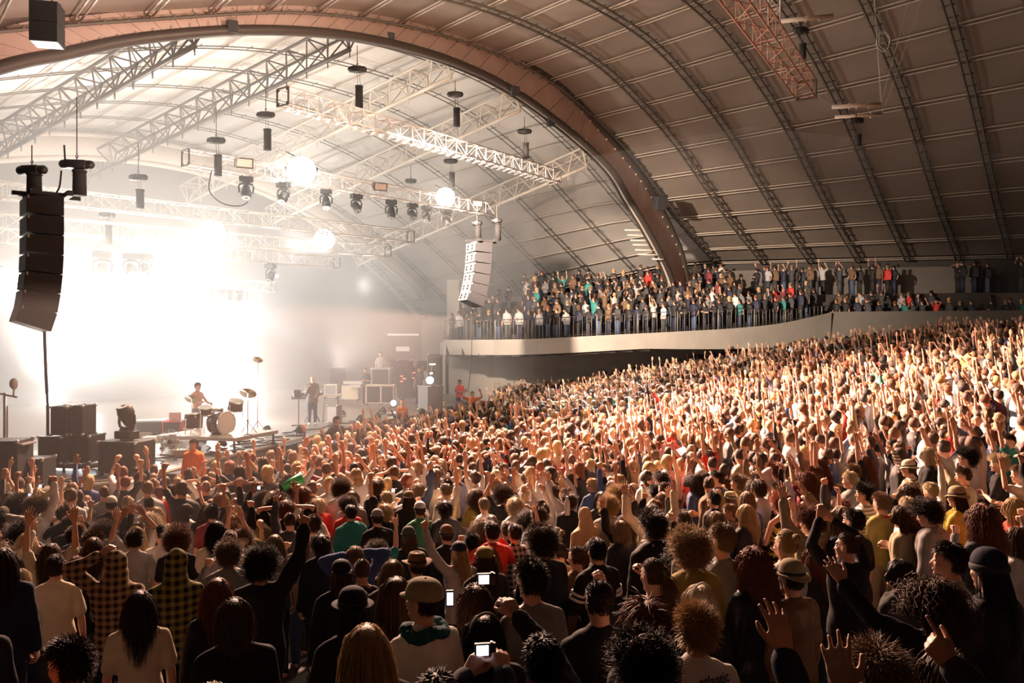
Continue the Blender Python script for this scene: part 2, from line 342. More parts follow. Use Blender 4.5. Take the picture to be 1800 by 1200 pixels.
def blob_hair(style):
    """plain hair mass for people too far off to show strands"""
    mb = MB(); P = HAIRS[style]; b = .012 + P.get('bulge', 0) * .8
    mb.ell((0, -.022, .026), (.078 + b, .09 + b, .098 + b), None, 12, 7)
    if P.get('back'): mb.loft([(-P['back'], 0, -.06, .05, .025), (-.12, 0, -.06, .085, .045), (.02, 0, -.04, .085, .06)], 10)
    if P.get('tail'): mb.cone((0, -.12, .04), (0, -.15, -.12), .025, .012, 6)
    rs = np.random.RandomState(len(style)); mb.v = [q + rs.normal(size=q.shape) * (.006 if style in ('short', 'buzz') else .010) for q in mb.v]
    return mb
# ---- hats, in the skull's frame
def hat_mesh(kind):
    mb = MB()
    def dome(rx, ry, rz, z0, c=(0, -.012), n=24, k=7, top=1.0, mi=0, p=1.0):
        t = np.arange(n) * 2 * PI / n; rs = []
        for i in range(k + 1):
            a = (PI / 2) * i / (k + .3); cc = math.cos(a) ** p
            rs.append(np.stack([c[0] + rx * cc * np.cos(t), c[1] + ry * cc * np.sin(t), np.full(n, z0 + rz * math.sin(a))], 1))
        mb.rings(rs, mi)
    if kind == 'beanie':
        dome(.087, .107, .105, .028, p=.8); mb.loft([(-.002, 0, -.014, .088, .108), (.004, 0, -.014, .094, .113), (.03, 0, -.012, .094, .113), (.038, 0, -.012, .087, .107)], 24, 1, 2.0)
    if kind in ('cap', 'cap_back', 'flat'):
        rx, ry, rz = (.086, .106, .085) if kind != 'flat' else (.1, .118, .1)
        dome(rx, ry, rz, .03, p=.75 if kind != 'flat' else .6); mb.loft([(.015, 0, -.012, .083, .103), (.034, 0, -.012, rx, ry)], 24, 0, 2.0)
        s = -1 if kind == 'cap_back' else 1; n = 9; top, bot = [], []; ln = .068 if kind == 'flat' else .078
        for i in range(n):
            a = PI * (.14 + .72 * i / (n - 1)); x = .08 * math.cos(a); y = -.012 + s * (.096 * math.sin(a)); y2 = -.012 + s * (.096 * math.sin(a) + ln * math.sin(PI * i / (n - 1)) ** .5)
            top += [(x, y, .032), (x * 1.02, y2, .018 if kind != 'flat' else .012)]
        nn = len(top); v = top + [(x, y, z - .006) for x, y, z in top]; f = []
        for i in range(n - 1):
            a = 2 * i; f += [(a, a + 1, a + 3, a + 2), (nn + a, nn + a + 2, nn + a + 3, nn + a + 1), (a + 1, nn + a + 1, nn + a + 3, a + 3), (a, a + 2, nn + a + 2, nn + a)]
        f += [(0, nn, nn + 1, 1), (nn - 2, nn - 1, 2 * nn - 1, 2 * nn - 2)]; mb.add(v, f)
        mb.ell((0, -.012, .03 + rz), (.008, .008, .005), None, 8, 4)
    if kind in ('fedora', 'straw', 'bowler'):
        t = np.arange(28) * 2 * PI / 28; rs = []
        prof = dict(fedora=[(.145, .024), (.15, .03), (.12, .03), (.089, .034), (.088, .06), (.084, .09), (.072, .118), (.05, .128), (.03, .112), (.004, .105)],
                    straw=[(.125, .012), (.128, .018), (.108, .026), (.09, .034), (.089, .05), (.086, .075), (.078, .105), (.06, .128), (.035, .14), (.004, .146)],
                    bowler=[(.125, .024), (.13, .032), (.11, .03), (.09, .034), (.09, .06), (.084, .09), (.068, .118), (.045, .132), (.02, .138), (.004, .14)])[kind]
        for r_, z in prof: rs.append(np.stack([r_ * np.cos(t), -.012 + r_ * 1.16 * np.sin(t), z + (.014 * np.cos(2 * t) if r_ > .1 and kind != 'bowler' else 0) - (.012 * np.cos(2 * t) * 0)], 1))
        rs = [np.stack([.084 * np.cos(t), -.012 + .1 * np.sin(t), np.full(28, .022)], 1)] + rs
        mb.rings(rs); mb.loft([(.036, 0, -.012, .0915, .106), (.058, 0, -.012, .0905, .105)], 28, 1, 2.0)
    me = to_mesh('hat', mb.verts(), mb.f, mb.m)
    for p in me.polygons: p.use_smooth = True
    return me
# ---------------------------------------------------------------- materials
def mat(name, col, rough=.6, metal=0, noise=0, scale=6, bump=0, bscale=40, emit=None, estr=0, spec=None, col2=None):
    m = bpy.data.materials.new(name); m.use_nodes = True; nt = m.node_tree; b = nt.nodes['Principled BSDF']
    b.inputs['Base Color'].default_value = (*col, 1); b.inputs['Roughness'].default_value = rough; b.inputs['Metallic'].default_value = metal
    if spec is not None: b.inputs['Specular IOR Level'].default_value = spec
    if noise or bump:
        tc = nt.nodes.new('ShaderNodeTexCoord')
    if noise:
        n = nt.nodes.new('ShaderNodeTexNoise'); n.inputs['Scale'].default_value = scale; n.inputs['Detail'].default_value = 5
        r = nt.nodes.new('ShaderNodeMix'); r.data_type = 'RGBA'; c2 = col2 or tuple(c * (1 - noise) for c in col)
        r.inputs[6].default_value = (*col, 1); r.inputs[7].default_value = (*c2, 1)
        nt.links.new(tc.outputs['Object'], n.inputs['Vector']); nt.links.new(n.outputs['Fac'], r.inputs[0]); nt.links.new(r.outputs[2], b.inputs['Base Color'])
    if bump:
        n2 = nt.nodes.new('ShaderNodeTexNoise'); n2.inputs['Scale'].default_value = bscale; n2.inputs['Detail'].default_value = 4
        bp = nt.nodes.new('ShaderNodeBump'); bp.inputs['Strength'].default_value = bump; bp.inputs['Distance'].default_value = .01
        nt.links.new(tc.outputs['Object'], n2.inputs['Vector']); nt.links.new(n2.outputs['Fac'], bp.inputs['Height']); nt.links.new(bp.outputs['Normal'], b.inputs['Normal'])
    if emit: b.inputs['Emission Color'].default_value = (*emit, 1); b.inputs['Emission Strength'].default_value = estr
    return m
M = dict(
    lit_panel=mat('lit_rear_panel', (.3, .285, .27), .6),  # pale tone stands for stage light on the cabinet backs
    railing=mat('railing_steel', (.3, .28, .25), .5, .3),
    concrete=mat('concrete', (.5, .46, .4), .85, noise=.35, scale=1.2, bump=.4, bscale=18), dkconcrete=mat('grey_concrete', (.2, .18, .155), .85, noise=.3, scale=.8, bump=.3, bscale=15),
    floor=mat('dark_floor', (.06, .05, .045), .7, noise=.4, scale=1), stagefloor=mat('stage_floor', (.25, .2, .16), .35, noise=.25, scale=.6),
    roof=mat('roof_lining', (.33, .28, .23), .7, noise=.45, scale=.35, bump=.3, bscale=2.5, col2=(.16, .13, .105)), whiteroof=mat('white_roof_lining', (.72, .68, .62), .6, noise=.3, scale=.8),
    purlin=mat('painted_purlin', (.52, .45, .37), .5, noise=.2), darksteel=mat('dark_steel', (.07, .055, .045), .5, .3, noise=.3, scale=3), rib=mat('roof_rib_steel', (.13, .11, .09), .6, noise=.3, scale=3),
    archpanel=mat('arch_panel', (.54, .40, .34), .34, .3, noise=.35, scale=1.1, col2=(.36, .24, .19)), archtube=mat('arch_tube', (.075, .06, .05), .45, .2, noise=.2),
    cream=mat('cream_steel', (.62, .55, .46), .45, noise=.15), alu=mat('truss_aluminium', (.68, .63, .58), .38, .55), rust=mat('red_truss_steel', (.42, .22, .15), .5, .3),
    black=mat('black_plastic', (.016, .015, .015), .5), blackcloth=mat('black_canvas', (.022, .02, .02), .85), speaker=mat('speaker_black', (.03, .028, .03), .65, noise=.3, scale=20), grey=mat('grey_case', (.27, .27, .26), .5), chrome=mat('chrome', (.8, .8, .8), .2, .9),
    white=mat('white_panel', (.6, .57, .54), .5), caseedge=mat('case_edge', (.6, .5, .4), .4, .4), woodface=mat('amp_cloth', (.7, .6, .44), .8), red=mat('red_cloth', (.7, .06, .035), .8), orange=mat('orange_cloth', (.9, .16, .04), .7),
    lamp=mat('lamp_lens', (1, 1, 1), .3, emit=(1, .95, .88), estr=25), bigl=mat('blinder_lens', (1, 1, 1), .3, emit=(1, .9, .76), estr=40), led=mat('red_led', (.5, .02, .02), .4, emit=(1, .1, .06), estr=6),
    screen=mat('phone_screen', (.2, .2, .3), .3, emit=(.75, .78, 1), estr=2.2), hull=mat('drum_shell', (.09, .05, .045), .25), skinhead=mat('drum_head', (.8, .76, .7), .5), brass=mat('cymbal_brass', (.85, .78, .6), .35, .6), clear=mat('pale_plastic', (.75, .72, .68), .3))
def tag(o, label=None, cat=None, group=None, kind=None):
    if label: o['label'] = label
    if cat: o['category'] = cat
    if group: o['group'] = group
    if kind: o['kind'] = kind
    return o
def obj(name, mb, mats, parent=None, smooth=False, bevel=0, autosmooth=None):
    me = mb if isinstance(mb, bpy.types.Mesh) else to_mesh(name, mb.verts(), mb.f, mb.m, smooth)
    if not isinstance(mats, (list, tuple)): mats = [mats]
    if not me.materials:
        for m in mats: me.materials.append(m)
    o = bpy.data.objects.new(name, me); COL.objects.link(o)
    if parent is not None: o.parent = parent
    if bevel: b = o.modifiers.new('b', 'BEVEL'); b.width = bevel; b.segments = 2; b.limit_method = 'ANGLE'
    return o
def thing(name, loc, label=None, cat=None, group=None, yaw=0, kind=None):
    o = bpy.data.objects.new(name, None); COL.objects.link(o); o.location = loc; o.rotation_euler = (0, 0, yaw); o.empty_display_size = .2
    return tag(o, label, cat, group, kind)
def copy_tree(o, parent=None):
    c = o.copy(); COL.objects.link(c); c.parent = parent
    if parent is not None: c.matrix_parent_inverse = o.matrix_parent_inverse.copy()
    for ch in o.children: copy_tree(ch, c)
    return c
def box(mb, c, s, yaw=0, tilt=0, mi=0):
    x, y, z = [q / 2 for q in s]; v = np.array([(a * x, b * y, d * z) for d in (-1, 1) for a, b in ((-1, -1), (1, -1), (1, 1), (-1, 1))])
    v = v @ euler(tilt, 0, yaw).T + V3(*c)
    mb.add(v, [(3, 2, 1, 0), (4, 5, 6, 7), (0, 1, 5, 4), (1, 2, 6, 5), (2, 3, 7, 6), (3, 0, 4, 7)], mi)
def bar(mb, a, b, r, n=6, mi=0): mb.cone(a, b, r, r, n, mi, ends=False)
def path(mb, pts, r, n=6, mi=0):
    pts = [V3(*p) for p in pts]; rs = []; t = np.arange(n) * 2 * PI / n; up = V3(0, 0, 1)
    for i, p in enumerate(pts):
        d = unit(pts[min(i + 1, len(pts) - 1)] - pts[max(i - 1, 0)]); a = np.cross(d, up if abs(d[2]) < .95 else V3(1, 0, 0)); a = unit(a); b = np.cross(d, a)
        rs.append(p + r * (np.outer(np.cos(t), a) + np.outer(np.sin(t), b)))
    mb.rings(rs, mi)
# ---------------------------------------------------------------- where the ground is
def ground(X, Y):
    X = np.asarray(X, float); Y = np.asarray(Y, float)
    near = .25 * np.logaddexp(0, (10 - Y) * 1.5) / 1.5; near = 1.15 - .25 * np.logaddexp(0, (1.15 - near) / .25 * 1.5) / 1.5
    rx = np.logaddexp(0, (X - 1.5) * 1.2) / 1.2
    r = rx * (.15 + .004 * np.clip(Y - 22, 0, 10)); return near + 3.9 * np.tanh(r / 3.9 * (1 + .18 * np.clip(r / 3.9, 0, 1) ** 2))
def smoothpath(pts, n):
    """Catmull-Rom through the points, n samples"""
    P = np.array([pts[0]] + list(pts) + [pts[-1]], float); out = []
    for u in np.linspace(0, len(pts) - 1 - 1e-6, n):
        i = int(u); t = u - i; a, b, c, d = P[i:i + 4]
        out.append(.5 * (2 * b + (c - a) * t + (2 * a - 5 * b + 4 * c - d) * t * t + (3 * b - a - 3 * c + d) * t ** 3))
    return np.array(out)
def struct(name, mb, m, parent=None, smooth=False): return tag(obj(name, mb, m, parent, smooth), kind='structure' if parent is None else None)
mb = MB(); xs = np.arange(-34, 52.1, 1.0); ys = np.arange(-3, 72.1, 1.0); G = np.array([(x, y, float(ground(x, y))) for y in ys for x in xs]); nx = len(xs)
mb.add(G, [(j * nx + i, j * nx + i + 1, (j + 1) * nx + i + 1, (j + 1) * nx + i) for j in range(len(ys) - 1) for i in range(nx - 1)])
struct('floor', mb, M['floor'], smooth=True)
# ---------------------------------------------------------------- the great arch and the vaulted roof
P0 = V3(9.2, 48, 0); TD = V3(.6, .8, 0); ND = V3(.8, -.6, 0); SC0 = 23.4          # along the arch, and outward over the audience
def vault(s, b, z): return P0 + TD * (s - 43.9) + ND * b + V3(0, 0, z)
def arch_sz(u, v):
    Y = 26.8 / (.75 - (u - 900) / FPX); return 1.25 * Y - 16.08, ZC + (600 - v) * Y / FPX
INNER = [(0, 120), (100, 99), (200, 77), (300, 64), (400, 57), (500, 57), (600, 65), (700, 84), (800, 115), (900, 164), (1000, 237), (1067, 300), (1100, 353), (1130, 402), (1160, 458), (1177, 500), (1190, 545)]
OUTER = [(0, 35), (133, 18), (300, 4), (450, 0), (600, 7), (700, 22), (800, 48), (900, 97), (1000, 176), (1050, 230), (1100, 287), (1133, 333), (1167, 393), (1192, 452), (1210, 545)]
inn = [(3.2, 7.0), (5.8, 9.05)] + [arch_sz(*p) for p in INNER]; out = [(2.4, 6.4), (4.4, 9.0), (6.2, 10.3)] + [arch_sz(*p) for p in OUTER]
inn = smoothpath(inn, 120); out = smoothpath(out, 120)
def zo(s):    # roof height on the arch plane
    ks = [-6, -3.2, 1, 5, 8, 12, 17, 22, 27, 31, 35, 38.5, 41.5, 45, 50, 56]; kz = [3.6, 5.2, 7.6, 9.7, 11.0, 12.55, 14.3, 15.35, 15.75, 15.6, 14.7, 13.55, 12.2, 10.7, 8.85, 6.6]
    i = max(0, min(len(ks) - 2, int(np.searchsorted(ks, s)) - 1)); t = (s - ks[i]) / (ks[i + 1] - ks[i])
    m = lambda j: (kz[min(j + 1, len(kz) - 1)] - kz[max(j - 1, 0)]) / (ks[min(j + 1, len(kz) - 1)] - ks[max(j - 1, 0)]); h = ks[i + 1] - ks[i]
    return (2*t**3-3*t**2+1)*kz[i] + (t**3-2*t**2+t)*h*m(i) + (-2*t**3+3*t**2)*kz[i+1] + (t**3-t**2)*h*m(i+1)
def roof(x, b, dz=0):
    """x in -1..1 across, b metres out from the arch (negative over the stage)"""
    if b >= 0:
        s0 = SC0 + x * 26.6; s = SC0 + x * (26.6 + .42 * b); z = zo(s0); z = 8.85 + (z - 8.85) * (1 + .02 * b) if z > 8.85 else z
    else:
        k = min(1, -b / 18); s = SC0 + x * (26.6 - 4.6 * k * (-b / 18 if b < -18 else 1)); z1 = zo(SC0 + x * 26.6); xx = x * 22 / 18.5; z2 = ZC + 9.3 * (1 - .62 * xx * xx); z = z1 + (z2 - z1) * k
        if b < -18: z += (b + 18) * .12
        z += .55 + .5 * min(1, -b / 3)
    p = vault(s, b, z + (.55 if b >= 0 else 0)); p[2] += dz; return p
XS = np.linspace(-1, 1, 57); BS = np.arange(-27, 29.1, 1.0)
def sheet(x0, x1, bs):
    mb = MB(); xs_ = [x for x in np.linspace(-1, 1, 113) if x0 - 1e-6 <= x <= x1 + 1e-6]; n = len(xs_)
    top = [roof(x, b) for b in bs for x in xs_]
    f = [(j * n + i, (j + 1) * n + i, (j + 1) * n + i + 1, j * n + i + 1) for j in range(len(bs) - 1) for i in range(n - 1)]
    k = len(top); v = top + [p + V3(0, 0, .12) for p in top]; f = f + [tuple(i + k for i in q[::-1]) for q in f]; mb.add(v, f); return mb
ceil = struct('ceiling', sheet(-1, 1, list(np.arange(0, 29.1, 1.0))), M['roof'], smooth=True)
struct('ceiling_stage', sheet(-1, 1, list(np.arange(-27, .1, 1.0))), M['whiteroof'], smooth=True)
# purlins run outwards, ladder ribs run across; each is a piece of the roof
for i, x in enumerate(np.linspace(-1, 1, 29)):
    mb = MB()
    for off in (-.10, .10):
        path(mb, [roof(x + off / 26, b, -.16) for b in np.arange(.3, 28.8, 1.0)], .032, 5)
    obj('purlin', mb, M['purlin'], ceil, True)
    mb = MB(); path(mb, [roof(x, b, -.13) for b in np.arange(-26, .1, 1.3)], .045, 5); obj('purlin', mb, M['purlin'], bpy.data.objects['ceiling_stage'], True)
for b in np.arange(-25.2, 28.5, 2.55):
    mb = MB(); xx = np.linspace(-1, 1, 100)
    for off in (-.14, .14): path(mb, [roof(x, b + off, -.30) for x in xx], .05 if b > 0 else .026, 5)
    for x in np.linspace(-1, 1, 85 if b > 0 else 50): bar(mb, roof(x, b - .26, -.27), roof(x, b + .26, -.27), .035 if b > 0 else .018, 4)
    obj('ladder_rib', mb, M['rib'], ceil if b > 0 else bpy.data.objects['ceiling_stage'], True)
# the arch itself: steel box with panelled face and a tube along each edge
def arch_part(name, mats, fn, parent): mb = MB(); fn(mb); return obj(name, mb, mats, parent, True)
arch = thing('roof_arch', P0 + V3(0, 0, 0), kind='structure'); loc0 = V3(*arch.location)
AI = [vault(s, .25, z) - loc0 for s, z in inn]; AO = [vault(s, .25, z) - loc0 for s, z in out]; Bk = -ND * .95
def _face(mb):
    n = len(AI); k = 0
    for i in range(0, n - 2, 2):        # one panel per two steps, with an open seam between panels
        a, c = i + .03, i + 2 - .03
        L = lambda P, t: P[int(t)] + (P[min(int(t) + 1, n - 1)] - P[int(t)]) * (t - int(t))
        p = [L(AI, a), L(AI, i + 1), L(AI, c), L(AO, c), L(AO, i + 1), L(AO, a)]
        v = p + [q + Bk * .06 for q in p]; mb.add(v, [(0, 1, 4, 5), (1, 2, 3, 4), (6, 11, 10, 7), (7, 10, 9, 8), (0, 6, 7, 1), (1, 7, 8, 2), (3, 9, 10, 4), (4, 10, 11, 5), (2, 8, 9, 3), (5, 11, 6, 0)])
obj('arch_panels', (lambda m: (_face(m), m)[1])(MB()), M['archpanel'], arch)
def _soffit(mb):
    for P, dz in ((AI, 0), (AO, 0)):
        n = len(P); v = []
        for p in P: v += [p + Bk * .08, p + Bk * .32, p + Bk * .32 + V3(0, 0, .03), p + Bk * .08 + V3(0, 0, .03)]
        mb.add(v, [(i * 4 + a, i * 4 + (a + 1) % 4, i * 4 + 4 + (a + 1) % 4, i * 4 + 4 + a) for i in range(n - 1) for a in range(4)])
arch_part('arch_flange', [M['cream']], _soffit, arch)
mb = MB(); v = []
for p, q in zip(AI, AO): v += [p + Bk * .34, q + Bk * .34, q + Bk * .3, p + Bk * .3]
mb.add(v, [(i * 4 + a, i * 4 + (a + 1) % 4, i * 4 + 4 + (a + 1) % 4, i * 4 + 4 + a) for i in range(len(AI) - 1) for a in range(4)]); obj('arch_back_panels', mb, M['whiteroof'], arch, True)
for nm, P in (('inner_tube', AI), ('outer_tube', AO)):
    mb = MB(); path(mb, P, .16 if nm[0] == 'i' else .19, 10); obj(nm, mb, M['archtube'], arch, True)
    mb = MB(); path(mb, [p + Bk * .4 for p in P], .07, 8); obj(nm, mb, M['archtube'], arch, True)
mb = MB()
for i in range(1, len(AI) - 1, 2):
    for P, q in ((AI, AO), (AO, AI)):
        d = unit(q[i] - P[i]); box(mb, P[i] + d * .2 + ND * .02, (.06, .03, .14))
obj('arch_clips', mb, M['caseedge'], arch)
# the second, smaller arch at the back of the stage
mb = MB(); mb2 = MB(); xs_ = np.linspace(-.86, .86, 50)
A2 = [roof(x, -18, -.35) for x in xs_]; A3 = [roof(x, -18, -1.45 if abs(x) < .7 else -1.45) for x in xs_]
v = []
for p, q in zip(A2, A3): v += [p, q, q + ND * .1, p + ND * .1]
mb.add(v, [(i * 4 + a, i * 4 + (a + 1) % 4, i * 4 + 4 + (a + 1) % 4, i * 4 + 4 + a) for i in range(len(A2) - 1) for a in range(4)])
back = thing('roof_arch_back', (0, 0, 0), kind='structure'); obj('arch_panels', mb, M['cream'], back, True)
for P in (A2, A3): mb = MB(); path(mb, [p + ND * .05 for p in P], .13, 8); obj('arch_tube', mb, M['cream'], back, True)
# ---------------------------------------------------------------- roof trusses over the stage
def tri_truss(name, p0, p1, mats, label, w=.95, h=.85, step=1.15, hooks=True, sag=.0, group=None):
    p0 = V3(*p0); p1 = V3(*p1); L = np.linalg.norm(p1 - p0); n = int(L / step); d = unit(p1 - p0); side = unit(np.cross(d, (0, 0, 1))); up = V3(0, 0, 1)
    t = thing(name, p0, label, 'truss', group); P = lambda f: (p1 - p0) * f + up * sag * math.sin(f * PI)
    a = MB(); path(a, [P(f) for f in np.linspace(0, 1, 14)], .085, 8); obj('bottom_chord', a, mats, t, True)
    for s in (-1, 1): a = MB(); path(a, [P(f) + up * h + side * w / 2 * s for f in np.linspace(0, 1, 14)], .055, 6); obj('top_chord', a, mats, t, True)
    a = MB()
    for i in range(n + 1):
        f = i / n; q = P(f)
        for s in (-1, 1):
            e = P(max(0, (i - .5) / n)) + up * h + side * w / 2 * s; g = P(min(1, (i + .5) / n)) + up * h + side * w / 2 * s
            bar(a, q, e, .032, 5); bar(a, q, g, .032, 5)
        m = P(min(1, (i + .5) / n)) + up * h; bar(a, m - side * w / 2, m + side * w / 2, .03, 5)
        if i < n: m2 = P(min(1, (i + 1.5) / n)) + up * h; bar(a, m - side * w / 2, m2 + side * w / 2, .022, 4)
    obj('lacing', a, mats, t)
    if hooks:
        for i in range(0, n + 1):
            a = MB(); q = P(i / n) - up * .08; box(a, q - up * .06, (.03, .07, .12)); 
            c = q - up * .16; path(a, [c + V3(0, .045 * math.cos(k * PI / 4), .05 * math.sin(k * PI / 4)) for k in range(9)], .014, 5); obj('hanging_lug', a, mats, t)
    return t
RAFT = [((372, 74), 18.5, 1.9, 'darksteel', 'dark steel roof truss nearest the big arch, above the hanging speaker column'), ((645, 82), 20, 2.4, 'darksteel', 'long dark roof truss behind the box truss over the stage'),
        ((822, 132), 19, 3.1, 'cream', 'cream roof truss third along from the near end of the arch'), ((942, 192), 18, 3.5, 'cream', 'cream roof truss meeting the arch above the box truss end'), ((1058, 292), 17, 4.0, 'cream', 'cream roof truss nearest the foot of the big arch')]
for (u_, v_), L_, dr, mm, lab in RAFT:
    s_, z_ = arch_sz(u_, v_); a_ = vault(s_, -.9, z_ + .1); b_ = vault(s_ - .0, -.9 - L_, z_ - dr); tri_truss('roof_truss', a_, b_, M[mm], lab)
s_, z_ = arch_sz(60, 105); tri_truss('roof_truss', vault(s_ - 2, -.9, z_ - .1), vault(s_ - 2, -19, z_ - 2), M['darksteel'], 'dark roof truss at the upper left, mostly hidden by the arch')
# ---------------------------------------------------------------- walls
def wall(name, pts, z0, z1, th, m):
    mb = MB()
    for (x0, y0), (x1, y1) in zip(pts, pts[1:]):
        d = unit(V3(x1 - x0, y1 - y0, 0)); n_ = V3(-d[1], d[0], 0) * th; a = V3(x0, y0, 0); b = V3(x1, y1, 0)
        za = z0 if not isinstance(z0, tuple) else z0[0]
        v = [a + V3(0, 0, za), b + V3(0, 0, za), b + n_ + V3(0, 0, za), a + n_ + V3(0, 0, za), a + V3(0, 0, z1), b + V3(0, 0, z1), b + n_ + V3(0, 0, z1), a + n_ + V3(0, 0, z1)]
        mb.add(v, [(3, 2, 1, 0), (4, 5, 6, 7), (0, 1, 5, 4), (1, 2, 6, 5), (2, 3, 7, 6), (3, 0, 4, 7)])
    return struct(name, mb, m)
q = lambda s, b: tuple(vault(s, b, 0)[:2])
wall('wall_back', [q(-3, -21), q(49, -21)], -.5, 14, .3, M['dkconcrete'])
wall('wall_far', [q(45.4, -21.2), q(45.4, -9.2)], -.5, 7.3, .3, M['concrete'])
wall('wall_far_side', [q(50, -22), q(50.3, 0), q(62, 27)], -.5, 9.2, .4, mat('dark_wall', (.07, .062, .055), .8, noise=.3, scale=1))
# ---------------------------------------------------------------- balcony on the far side
EDGE = smoothpath([W(779, 597, 45.5), W(840, 597, 44.4), W(920, 596, 43.6), W(1000, 592.5, 43.2), W(1100, 587, 43.1), W(1200, 582, 43.4), W(1300, 576, 44.2), W(1380, 567, 45.1), W(1462, 549, 46.2)], 60)
mb = MB(); v = []
for i, p in enumerate(EDGE):
    k = i / 59; hh = .82 + .75 * max(0, k - .55) ** 1.0 * 2; o_ = V3(0, .35, 0); v += [p, p + o_, p + o_ + V3(0, 0, -hh), p + V3(0, .18, -hh)]
mb.add(v, [(i * 4 + a, i * 4 + (a + 1) % 4, i * 4 + 4 + (a + 1) % 4, i * 4 + 4 + a) for i in range(59) for a in range(4)] + [(0, 1, 2, 3)])
struct('wall_balcony', mb, M['concrete'], smooth=False)
mb = MB(); v = []
for p in EDGE: v += [p + V3(0, .5, -.4), V3(p[0] * 1.02 + 2, 62, p[2] - .4), V3(p[0] * 1.02 + 2, 62, p[2] - .6), p + V3(0, .5, -.6)]
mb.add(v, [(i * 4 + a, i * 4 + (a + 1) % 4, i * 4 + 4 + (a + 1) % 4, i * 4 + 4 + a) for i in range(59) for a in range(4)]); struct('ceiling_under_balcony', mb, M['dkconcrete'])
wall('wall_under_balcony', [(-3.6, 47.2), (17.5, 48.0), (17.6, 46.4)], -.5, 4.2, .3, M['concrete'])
wall('wall_stage_corner', [(-3.8, 47.4), (-3.6, 56)], -.5, 4.2, .3, M['concrete'])
# terraces of the balcony: steps rising to the back
def bal_z(X, Y):
    """floor height on the balcony and on the terrace behind the right-hand wall"""
    e = np.interp(X, EDGE[:, 0], EDGE[:, 1]); ez = np.interp(X, EDGE[:, 0], EDGE[:, 2]) - .12
    if X > 17.3: e = 46.3 - (X - 17.7) * .13; ez = ZC + 1.64 - 1.0
    k = min(6, max(0, math.floor((Y - e - .4) / 1.0))); return ez + k * .40, e
mb = MB()
for i in range(40):
    x0 = -3.6 + i * .9; x1 = x0 + .9
    for k in range(10):
        z, e = bal_z((x0 + x1) / 2, 0); z0, e = bal_z((x0 + x1) / 2, e + k + .5 if False else np.interp((x0+x1)/2, EDGE[:, 0], EDGE[:, 1]) + .4 + k + .1 if x0 < 17.3 else 46.3 - ((x0+x1)/2 - 17.7) * .13 + .4 + k + .1)
        if e + k > 62: continue
        box(mb, ((x0 + x1) / 2, e + .35 + k + .5, z0 - .4), (.92, 1.02, .8))
struct('floor_terraces', mb, M['floor'])
wall('wall_right', [W(1460, 549, 46.4)[:2], W(1900, 545, 43.5)[:2]], -.5, ZC + 1.66, .35, M['dkconcrete'])
wall('wall_upper_right', [(13.5, 52.4), (27.3, 48.95)], 4.2, ZC + 4.45, .3, M['dkconcrete'])
wall('wall_lower_parapet', [(24.6, 47.6), (34, 46.6)], 4.2, ZC + 2.75, .3, M['dkconcrete'])
wall('wall_pillar', [(-3.75, 47.8), (-3.05, 47.8)], 3.0, ZC + 3.55, .5, M['concrete'])
# two tiers of deck behind so that people stand on something
mb = MB(); box(mb, (20.1, 49.55, ZC + 2.05), (14.6, 2.3, 1.4), -math.atan(.25)); struct('floor_upper_deck', mb, M['floor'])
# ---------------------------------------------------------------- balcony railing
rail = thing('balcony_railing', EDGE[0], 'thin steel railing with close upright bars along the curved balcony edge', 'railing'); r0 = V3(*EDGE[0]); RH = 1.05
RE = [p - r0 + V3(0, .12, 0) for p in EDGE]
mb = MB(); path(mb, [p + V3(0, 0, RH if i < 44 else RH - (i - 44) * .045) for i, p in enumerate(RE)], .024, 6); obj('handrail', mb, M['darksteel'], rail, True)
mb = MB(); path(mb, [p + V3(0, 0, .1) for p in RE[:58]], .016, 5); obj('bottom_rail', mb, M['darksteel'], rail, True)
bm1 = MB(); bar(bm1, (0, 0, 0), (0, 0, 1), .011, 5); bme = to_mesh('baluster', bm1.verts(), bm1.f); bme.materials.append(M['railing'])
bm2 = MB(); box(bm2, (0, 0, .5), (.045, .06, 1)); pme = to_mesh('post', bm2.verts(), bm2.f); pme.materials.append(M['railing'])
for i in range(96):
    t_ = i / 95 * 57; k = int(t_); p = RE[k] + (RE[k + 1] - RE[k]) * (t_ - k); o = obj('baluster', bme, M['archtube'], rail); o.location = p; o.scale = (1, 1, RH if k < 44 else RH - (t_ - 44) * .045)
for i in range(12):
    t_ = i / 11 * 57; k = int(t_); p = RE[k] + (RE[k + 1] - RE[k]) * (t_ - k); o = obj('post', pme, M['archtube'], rail); o.location = p; o.scale = (1, 1, (RH if k < 44 else RH - (t_ - 44) * .045) + .02)
